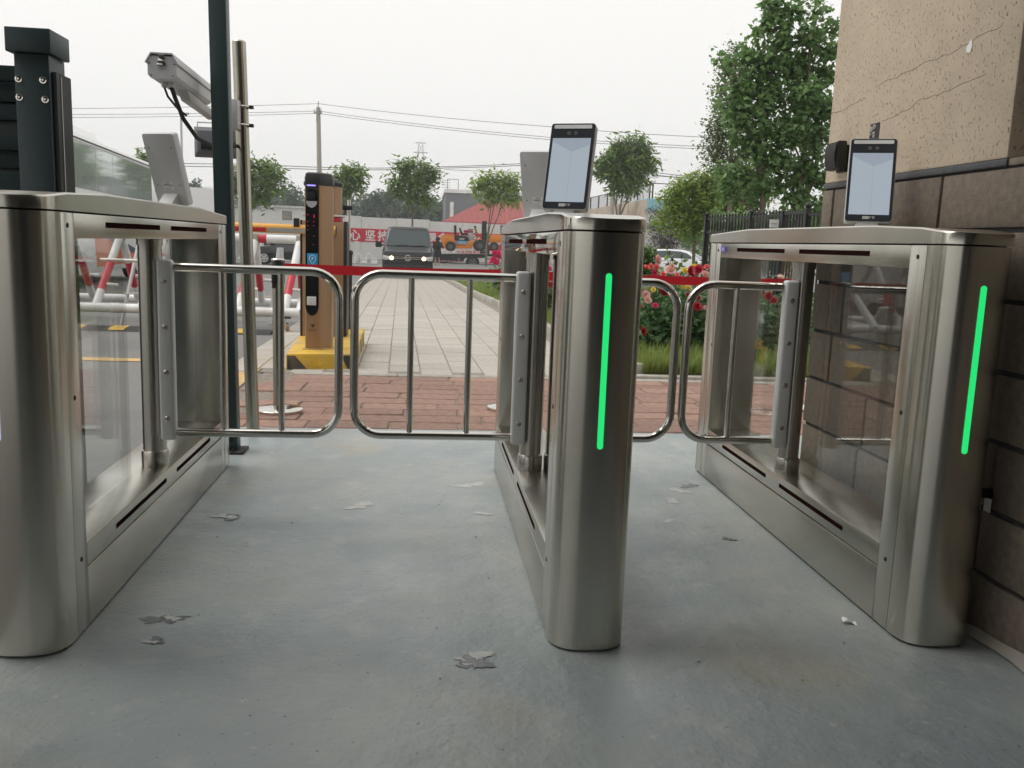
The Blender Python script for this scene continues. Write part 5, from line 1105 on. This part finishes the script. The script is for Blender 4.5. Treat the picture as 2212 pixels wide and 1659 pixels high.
def blob_points(blobs, n, shell=.55, clump=0, csz=.2, cn=18):
    wts = np.array([b[3]**2.2 for b in blobs]); wts /= wts.sum(); out = []
    if clump:
        nc = max(1, n//cn); idx = rng.choice(len(blobs), nc, p=wts)
        v = rng.normal(size=(nc, 3)); v /= np.linalg.norm(v, axis=1)[:, None]; r = rng.random(nc)**shell
        B = np.array([b[:3] for b in blobs])[idx]; Rr = np.array([b[3] for b in blobs])[idx]; Sq = np.array([b[4] if len(b) > 4 else 1 for b in blobs])[idx]
        c = B+v*(r*Rr)[:, None]*np.stack([np.ones(nc), np.ones(nc), Sq], 1)
        return np.repeat(c, cn, 0)+rng.normal(0, csz, (nc*cn, 3)), c
    idx = rng.choice(len(blobs), n, p=wts); v = rng.normal(size=(n, 3)); v /= np.linalg.norm(v, axis=1)[:, None]; r = rng.random(n)**shell
    B = np.array([b[:3] for b in blobs])[idx]; Rr = np.array([b[3] for b in blobs])[idx]
    return B+v*(r*Rr)[:, None], None
def tree(name, label, group, base, stems, blobs, n, leafm, L_, W_, barkm='bark', rad=.08, cn=18, csz=.2, droop=.3, broad=False, twigs=60, shell=.45, cat='tree'):
    base = Vector(base); t = empty(name, base, label, cat, group)
    P, cl = blob_points(blobs, n, shell, 1, csz, cn)
    tk = MB(); tips = []
    for s in stems:
        pts = [Vector(p) for p in s]; m = len(pts); tk.tube(pts, [rad*(1-.62*i/(m-1)) for i in range(m)], 8); tips += pts[1:]
    for b in blobs:
        c = Vector(b[:3]); q = min(tips, key=lambda p: (p-c).length+max(0, p.z-c.z)*2)
        mid = q.lerp(c, .5)+Vector((0, 0, -.1*b[3])); tk.tube([q, mid, c], [rad*.38, rad*.26, rad*.12], 6)
    tk.build('trunk', M[barkm], t)
    if cl is not None and twigs:
        tw = MB(); B = [Vector(b[:3]) for b in blobs]
        for c in cl[rng.choice(len(cl), min(twigs, len(cl)), replace=False)]:
            c = Vector(c); q = min(B, key=lambda p: (p-c).length); tw.tube([q, q.lerp(c, .55)+Vector((0, 0, -.03)), c], [rad*.13, rad*.09, rad*.04], 4, cap=False)
        tag(tw.build('twigs', M[barkm], t), kind='stuff')
    leaves(P, rng.uniform(.65, 1.25, len(P)), leafm, 'crown', t, L_, W_, droop, broad=broad)
    return t
def blobs_px(lst, Y, sq=1.): # (px, py, radius px) at depth Y with some spread in depth
    out = []
    for i, (x, y, r) in enumerate(lst):
        p = at(x, y, Y); rr = r/FPX*Y; out.append((p.x, Y+random.uniform(-.5, .5)*rr, p.z, rr, sq))
    return out
RG = 'young street trees in a row along the road'
def street(px_blobs, Y, stems_px, n, label, m='leaf_a', rad=.07, **k):
    st_ = []
    for s in stems_px:
        pts = [at(x, y, Y) for x, y in s]; b = pts[0].copy(); b.z = -.49; st_.append([b]+pts)
    return tree('street_tree', label, RG, (st_[0][0].x, Y, -.49), st_, blobs_px([(x, y, r*.56) for x, y, r in px_blobs], Y), int(n*.62), M[m], k.pop('L_', .42), k.pop('W_', .13), rad=rad, csz=.25, cn=14, **k)
street([(520, 372, 20), (545, 360, 18), (575, 365, 22), (598, 378, 16), (510, 400, 22), (545, 395, 26), (580, 400, 22), (540, 425, 22), (570, 425, 18), (600, 410, 14), (515, 425, 14)], 54, [[(533, 500), (540, 460), (552, 420), (556, 395)], [(533, 500), (545, 450), (575, 410)]], 5200, 'young street tree between the steel pole and the parking terminal')
street([(735, 380, 18), (760, 372, 18), (775, 385, 14), (745, 402, 20), (770, 405, 14), (728, 400, 12), (740, 420, 10)], 56, [[(738, 480), (742, 440), (748, 405)], [(738, 470), (756, 420), (768, 398)]], 2900, 'street tree directly behind the parking terminal')
street([(868, 362, 15), (890, 355, 13), (915, 368, 18), (938, 372, 13), (880, 385, 18), (905, 392, 20), (855, 392, 13), (930, 395, 14), (865, 415, 13), (895, 418, 16), (922, 430, 13), (848, 405, 8), (885, 440, 8), (935, 438, 8)], 57, [[(890, 510), (891, 465), (893, 430), (885, 395)], [(891, 470), (905, 440), (920, 400)]], 4300, 'street tree standing straight above the van roof')
street([(1045, 388, 14), (1070, 382, 14), (1095, 388, 15), (1115, 398, 12), (1035, 405, 13), (1062, 408, 16), (1090, 410, 15), (1115, 422, 10), (1050, 428, 10), (1100, 432, 10), (1028, 420, 8), (1075, 430, 10)], 56, [[(1050, 540), (1055, 490), (1060, 450), (1050, 410)], [(1050, 530), (1075, 470), (1090, 420)], [(1052, 520), (1062, 470), (1072, 415)]], 2600, 'thin airy street tree in front of the red roof', m='leaf_light', rad=.055)
street([(1310, 345, 20), (1340, 325, 22), (1368, 315, 20), (1392, 322, 18), (1322, 365, 24), (1352, 355, 28), (1385, 352, 26), (1405, 350, 14), (1335, 390, 22), (1370, 385, 24), (1300, 365, 14), (1395, 385, 14), (1355, 408, 16), (1330, 410, 10), (1348, 305, 14), (1375, 298, 12)], 50, [[(1335, 490), (1340, 450), (1345, 415), (1350, 370)], [(1335, 480), (1328, 430), (1322, 385)], [(1338, 470), (1360, 420), (1378, 370)]], 7200, 'bushy street tree in front of the concrete ramp wall')
street([(312, 338, 8), (318, 345, 7), (306, 346, 6)], 60, [[(312, 380), (312, 350)]], 500, 'tip of a street tree rising over the coach roof', rad=.05)
# big broadleaf trees by the wall
YB_ = 14.2; bl = [(1720, 18, 26), (1685, 30, 26), (1770, 20, 26), (1655, 50, 18), (1800, 55, 18), (1640, 70, 22), (1690, 85, 36), (1745, 80, 34), (1620, 120, 32), (1670, 140, 44), (1730, 145, 46), (1785, 160, 34), (1575, 130, 16), (1610, 185, 40), (1660, 205, 50), (1725, 215, 52), (1775, 240, 40), (1595, 240, 34), (1640, 270, 44), (1700, 285, 50), (1760, 300, 44), (1590, 300, 22), (1625, 320, 34), (1680, 345, 40), (1740, 365, 40), (1775, 380, 30), (1600, 375, 26), (1580, 410, 24), (1560, 365, 16), (1625, 425, 24), (1690, 400, 26), (1650, 400, 26), (1720, 420, 34), (1770, 440, 24), (1560, 400, 14), (1670, 3, 14), (1790, 110, 26), (1552, 128, 9), (1562, 215, 12), (1655, 0, 10)]
b0 = at(1648, 560, YB_); b0.z = G(YB_); b1 = at(1722, 560, YB_); b1.z = G(YB_)
tree('broadleaf_tree', 'tall broadleaf tree with large dark leaves rising behind the iron fence', None, b0, [[b0, at(1646, 470, YB_), at(1650, 380, YB_), at(1655, 260, YB_), at(1668, 150, YB_), at(1690, 60, YB_)], [at(1650, 400, YB_), at(1620, 300, YB_), at(1600, 210, YB_)], [b1, at(1726, 470, YB_), at(1735, 360, YB_), at(1745, 230, YB_), at(1750, 90, YB_)], [at(1728, 450, YB_), at(1760, 380, YB_), at(1775, 280, YB_)]],
     blobs_px([(x, y, r*.74) for x, y, r in bl], YB_), 9800, M['leaf_big'], .108, .085, rad=.06, cn=8, csz=.075, droop=.55, broad=True, twigs=260, shell=.4)
YP_ = 24.; b0 = at(1575, 520, YP_); b0.z = G(YP_)
tree('poplar_tree', 'slender poplar with small sparse leaves standing behind the broadleaf tree', None, b0, [[b0, at(1578, 420, YP_), at(1582, 260, YP_), at(1590, 120, YP_)]], blobs_px([(1590, 110, 14), (1575, 150, 18), (1605, 160, 20), (1560, 195, 18), (1590, 220, 26), (1555, 250, 20), (1540, 290, 16), (1575, 290, 26), (1550, 330, 22), (1530, 315, 10), (1585, 350, 26), (1555, 370, 16), (1605, 390, 22), (1545, 275, 10)], YP_), 6200, M['leaf_poplar'], .085, .07, rad=.08, cn=14, csz=.16, twigs=160)
for i, (bx, bl, n_, lab, st_) in enumerate(((1500, [(1455, 425, 24), (1490, 405, 26), (1525, 395, 24), (1470, 455, 26), (1510, 440, 30), (1440, 455, 16), (1530, 430, 22), (1480, 490, 24), (1515, 480, 24), (1430, 480, 14)], 5200, 'young tree with light feathery leaves rising over the white car', [[(1500, 470), (1497, 420)], [(1502, 520), (1478, 455)], [(1502, 500), (1525, 440)]]),
        (1590, [(1560, 395, 26), (1600, 385, 26), (1640, 385, 24), (1575, 425, 28), (1620, 420, 28), (1545, 415, 18), (1650, 415, 18), (1600, 450, 24), (1560, 445, 20)], 5000, 'light green feathery tree above the iron fence and below the broadleaf crown', [[(1592, 480), (1590, 420)], [(1592, 490), (1570, 420)], [(1592, 480), (1620, 410)]]))):
    Y = 25+i*1.5; S = []
    for s in st_:
        pts = [at(x, y, Y) for x, y in s]; b = at(bx, 560, Y); b.z = G(Y); S.append([b]+pts)
    tree('feathery_tree', lab, None, S[0][0], S, blobs_px(bl, Y), n_, M['leaf_light'], .20, .06, rad=.038, csz=.13, barkm='bark')
tree('purple_shrub_tree', 'dusky purple leaved small tree beyond the clipped shrub', None, (at(1435, 560, 58).x, 58, -.49), [[(at(1435, 560, 58).x, 58, -.49), at(1436, 520, 58), at(1440, 480, 58)]], blobs_px([(1415, 460, 18), (1440, 455, 20), (1412, 490, 20), (1440, 490, 24), (1465, 480, 20), (1420, 520, 20), (1450, 520, 24), (1475, 515, 18), (1435, 540, 18)], 58), 4200, M['leaf_purple'], .16, .09, rad=.06, csz=.16)
tree('dark_shrub_tree', 'dark green bushy tree between the purple one and the iron fence', None, (at(1500, 560, 57).x, 57, -.49), [[(at(1500, 560, 57).x, 57, -.49), at(1500, 520, 57), at(1502, 480, 57)]], blobs_px([(1490, 490, 22), (1515, 480, 20), (1485, 520, 22), (1515, 515, 22), (1505, 545, 20), (1420, 425, 0.1)], 57), 3600, M['leaf_big'], .16, .08, rad=.06, csz=.14)
for i, (px, py, r, lab) in enumerate(((1570, 505, 44, 'dark evergreen shrub filling the bay behind the first fence panel'), (1650, 500, 44, 'dark evergreen shrub behind the second fence panel'), (1730, 490, 44, 'dark evergreen shrub behind the iron gate leaf'))):
    Y = 18-i*1.2; b = at(px, 560, Y); b.z = G(Y)
    tree('evergreen_shrub', lab, None, b, [[b, at(px, 540, Y), at(px, 510, Y)]], blobs_px([(px, py, r), (px-28, py+24, r*.8), (px+28, py+20, r*.8), (px, py+60, r), (px-20, py-26, r*.5), (px+24, py-22, r*.5)], Y), 3200, M['leaf_big'], .10, .07, rad=.05, csz=.07, cn=12, twigs=0, broad=True, cat='shrub')
tree('clipped_shrub', 'dense yellow green rounded shrub just behind the roses', None, (at(1385, 600, 12).x, 12, G(12)), [[(at(1385, 600, 12).x, 12, G(12)), at(1385, 590, 12), at(1385, 560, 12)]], blobs_px([(1378, 548, 26), (1400, 555, 24), (1375, 585, 30), (1405, 590, 26)], 12), 3800, M['leaf_shrub'], .045, .03, rad=.02, cn=10, csz=.03, broad=True, twigs=0, cat='shrub')
# far wood and near reeds of shrubs at the fence foot
bls = []
for k in range(190):
    px = random.uniform(250, 1010); py = 452-random.random()*42*(.55+.45*math.sin(px*.013)**2); Yw = random.uniform(118, 140); p = at(px, py, Yw); bls.append((p.x, Yw, p.z-1.2, random.uniform(1.2, 2.0)))
    if k % 2: bls.append((p.x, Yw-2, p.z-3.2, 2.0))
P, _ = blob_points(bls, 26000, .5); leaves_o = leaves(P, rng.uniform(.6, 1.3, len(P)), M['leaf_far'], 'far_wood', None, .75, .5); tag(leaves_o, kind='stuff')
for i, (px, py, w_) in enumerate(((845, 412, 7), (632, 405, 14), (420, 395, 9), (815, 425, 6), (925, 432, 5))):
    tree('far_tree', ('thin far tree poking out of the wood over the van', 'pale far tree top beside the parking terminal', 'bare crowned far tree beside the dark post', 'wispy far tree over the white wall', 'small far tree at the end of the wood')[i], 'far trees above the wood', (at(px, 480, 115).x, 115, -.49), [[(at(px, 480, 115).x, 115, -.49), at(px, py+20, 115), at(px, py, 115)]], blobs_px([(px, py, w_*.8), (px-w_*.6, py+w_, w_*.7), (px+w_*.6, py+w_*1.1, w_*.7), (px, py+w_*2, w_)], 115), 420, M['leaf_far'], .5, .25, rad=.1, csz=.35, twigs=30)

# ------------------------------------------------------------------ roses
def blossom(m, seed):
    rg = random.Random(seed); V = []; F = []
    for ring, (n, r, h, tilt) in enumerate(((5, .35, .62, 1.25), (6, .58, .50, .95), (7, .85, .34, .55), (7, 1.0, .18, .25))):
        for k in range(n):
            a = 2*math.pi*(k+.5*ring)/n+rg.uniform(-.2, .2); ca, sa = math.cos(a), math.sin(a); rr = r*rg.uniform(.85, 1.12); hh = h+rg.uniform(-.06, .06); wd = .95*rr*math.sin(math.pi/n)*1.5
            def pt(u, v, dz): x = u; return (x*ca-v*sa, x*sa+v*ca, dz)
            b = len(V); V += [pt(.12, -wd*.3, .05), pt(.12, wd*.3, .05), pt(rr*.62, -wd, hh*.75), pt(rr*.66, 0, hh*.66), pt(rr*.62, wd, hh*.75), pt(rr*.95, -wd*.75, hh*1.0), pt(rr*1.05, 0, hh*.92+rg.uniform(-.08, .08)), pt(rr*.95, wd*.75, hh*1.0)]
            F += [(b, b+1, b+3, b+2), (b+1, b+4, b+3), (b+2, b+3, b+6, b+5), (b+3, b+4, b+7, b+6)]
    me = bpy.data.meshes.new('rose'); me.from_pydata(V, [], F); me.shade_smooth(); me.materials.append(M[m]); return me
BM = {k: [blossom(k, s) for s in range(3)] for k in ('r_red', 'r_pink', 'r_coral', 'r_mag', 'r_yel')}
def rose_bush(x, y, h, rad, label, n=850, m='leaf_rose', group='rose bushes along the lawn', name='rose_bush'):
    g = G(y)+.05; t = empty(name, (x, y, g), label, 'rose bush' if name == 'rose_bush' else 'shrub', group)
    bl_ = [(x+random.uniform(-.5, .5)*rad, y+random.uniform(-.5, .5)*rad, g+h*random.uniform(.25, .82), rad*random.uniform(.45, .7)) for _ in range(9)]
    P, _ = blob_points(bl_, n, .5); P = P[(P[:, 2] > g+.03)]
    leaves(P, rng.uniform(.7, 1.3, len(P)), M[m], 'foliage', t, .085, .055, droop=.25, broad=True)
    cs = MB()
    for b in bl_: cs.tube([(x+random.uniform(-.1, .1), y, g), ((x+b[0])/2, (y+b[1])/2, g+(b[2]-g)*.6), b[:3]], [.008, .006, .003], 5)
    cs.build('canes', M['bark'], t); t['_r'] = rad
    return t
bushes = [rose_bush(2.22, 8.2, .50, .42, 'rose bush next to the middle turnstile, with a pale pink bloom low down'), rose_bush(2.62, 8.35, .58, .46, 'rose bush with tall budding stalks in front of the white car'), rose_bush(3.02, 8.25, .52, .46, 'rose bush with deep red blooms close to the turnstile at the wall'), rose_bush(3.5, 8.3, .55, .46, 'rose bush seen through the glass of the turnstile at the wall'),
          rose_bush(2.45, 9.2, .66, .5, 'back row rose bush with coral and peach blooms'), rose_bush(3.1, 9.3, .64, .5, 'back row rose bush with yellow and red blooms'), rose_bush(2.12, 11.0, .55, .4, 'rose bush with red blooms seen through the gap in the middle turnstile'), rose_bush(1.95, 14.0, .55, .4, 'dark leafy rose bush beside the kerb'), rose_bush(1.72, 18.6, .62, .42, 'far rose bush by the kerb with a cluster of red blooms'), rose_bush(4.05, 8.8, .55, .5, 'rose bush hidden mostly behind the pivot post at the wall')]
def rose(px, py, rpx, m, Y, face=None):
    p = at(px, py, Y); r = rpx/FPX*Y; o = bpy.data.objects.new('rose_bloom', random.choice(BM[m])); COL.objects.link(o)
    t = min(bushes, key=lambda b: (b.location.xy-p.xy).length); o.parent = t; o.location = p-t.location; r *= 1.12; o.scale = (r, r, r)
    o.rotation_euler = (R(random.uniform(35, 75)), R(random.uniform(-15, 15)), R(random.uniform(-40, 40)))
    c = MB(); q = t.location; c.tube([p, (p.x*.6+q.x*.4, p.y*.6+q.y*.4+.03, p.z-.12), (p.x*.3+q.x*.7, p.y*.4+q.y*.6+.05, max(q.z, p.z-.35))], .004, 5); c.build('stem', M['leaf_rose'], t)
def d3(cx, cy): return (2450+cx/4.1475)/1.7938, (850+cy/4.1475)/1.7938
for cx, cy, r, m in ((405, 650, 75, 'r_pink'), (230, 775, 48, 'r_coral'), (300, 755, 50, 'r_coral'), (390, 765, 50, 'r_coral'), (355, 862, 50, 'r_mag'), (615, 825, 80, 'r_pink'), (640, 745, 45, 'r_pink'), (845, 825, 60, 'r_yel'), (985, 775, 55, 'r_yel'), (960, 850, 85, 'r_red'), (1060, 810, 80, 'r_red'), (1170, 890, 70, 'r_pink'), (1200, 765, 40, 'r_coral'),
        (500, 1170, 85, 'r_red'), (210, 1215, 70, 'r_pink'), (245, 1290, 60, 'r_pink'), (375, 1385, 42, 'r_mag'), (895, 1215, 42, 'r_red'), (1050, 1255, 52, 'r_red'), (1040, 1400, 75, 'r_red'), (1170, 1422, 38, 'r_pink'), (335, 1130, 40, 'r_yel'), (820, 1078, 40, 'r_yel'), (905, 1105, 50, 'r_yel'), (120, 1390, 35, 'r_red'), (500, 885, 45, 'r_coral'), (720, 890, 36, 'r_coral'), (440, 1065, 30, 'r_yel'), (130, 1140, 30, 'r_red')):
    x, y = d3(cx, cy); rose(x, y, r/4.1475/1.7938, m, random.uniform(7.75, 7.95))
for x, y, r, m in ((1389, 716, 9, 'r_red'), (1660, 640, 9, 'r_red'), (1672, 650, 8, 'r_red'), (1640, 600, 7, 'r_yel'), (1685, 600, 8, 'r_pink'), (1600, 600, 8, 'r_red')): rose(x, y, r, m, 7.8)
def d7(cx, cy): return (1900+cx/4.1475)/1.7938, (900+cy/4.1475)/1.7938
for cx, cy, r in ((70, 340, 45), (130, 342, 42), (60, 450, 50), (105, 482, 46), (8, 485, 34), (150, 402, 34)): x, y = d7(cx, cy); rose(x, y, r/4.1475/1.7938, 'r_mag', 18.3)
for cx, cy, r, m in ((940, 585, 45, 'r_mag'), (965, 845, 42, 'r_red'), (975, 515, 25, 'r_pink'), (985, 770, 25, 'r_coral'), (930, 800, 20, 'r_red')): x, y = d7(cx, cy); rose(x, y, r/4.1475/1.7938, m, 10.6)
for px, py0, py1 in ((1446, 545, 590), (1452, 560, 600), (1472, 552, 600), (1441, 535, 590), (1504, 568, 600)):     # tall budding stalks
    a, b = at(px, py0, 8.2), at(px+4, py1, 8.2); t = bushes[1]; c = MB(); c.tube([b-Vector((0, 0, .2)), b, a], [.006, .005, .003], 5); c.sphere(a, .014, 8, 1.5); c.build('bud_stalk', M['leaf_shrub'], t)
    P = np.array([list(a.lerp(b, u)) for u in np.linspace(.25, 1, 9)])+rng.normal(0, .012, (9, 3)); leaves(P, rng.uniform(.8, 1.2, 9), M['leaf_shrub'], 'stalk_leaves', t, .08, .05, broad=True)

# ------------------------------------------------------------------ scrap on the floor
d = cf+cr*((1831-1106)/FPX)+cu*((829.5-1345)/FPX); tt = -CAMH/d.z; sx_, sy_ = d.x*tt, d.y*tt
mb = MB(); rows = []
for k in range(7): u = k/6; rows.append([(sx_-.018+.036*u, sy_-.009-.008*u, .004+.006*math.sin(u*5)+.002), (sx_-.014+.036*u, sy_+.010-.008*u, .005+.006*math.sin(u*5+.6)+.002)])
for A, B in zip(rows, rows[1:]): mb.add(A+B, [(0, 2, 3, 1)])
tag(mb.build('paper_scrap', M['textwhite']), 'small curled scrap of white paper lying on the painted floor', 'paper')

V = []; F = []
rq = random.Random(21)
for k in range(70):
    x, y = rq.uniform(-.7, 1.3), rq.uniform(1.2, 4.3); r = rq.uniform(.0012, .0042); a0 = rq.uniform(0, 6.3); b = len(V)
    for q in range(5): a = a0+q*1.257; V.append((x+r*rq.uniform(.5, 1.4)*math.cos(a), y+r*rq.uniform(.5, 1.4)*math.sin(a), .002))
    V.append((x, y, .002+r*.5)); F += [(b+q, b+(q+1) % 5, b+5) for q in range(5)]
tag(tri_mesh('grit', np.array(V), np.array(F), M['mortar']), kind='stuff')

# ------------------------------------------------------------------ air
HAZE = .0011
hz = MB().box(-420, 420, -40, 480, -1.6, 48).build('haze', bpy.data.materials.new('thin_haze'), smooth=False); hz['kind'] = 'stuff'
m = hz.data.materials[0]; m.use_nodes = True; N, L = nodes(m); N.remove(N['Principled BSDF'])
pv = N.new('ShaderNodeVolumePrincipled'); pv.inputs['Color'].default_value = (.93, .96, 1, 1); pv.inputs['Density'].default_value = HAZE; pv.inputs['Anisotropy'].default_value = .2
L.new(pv.outputs[0], N['Material Output'].inputs['Volume'])
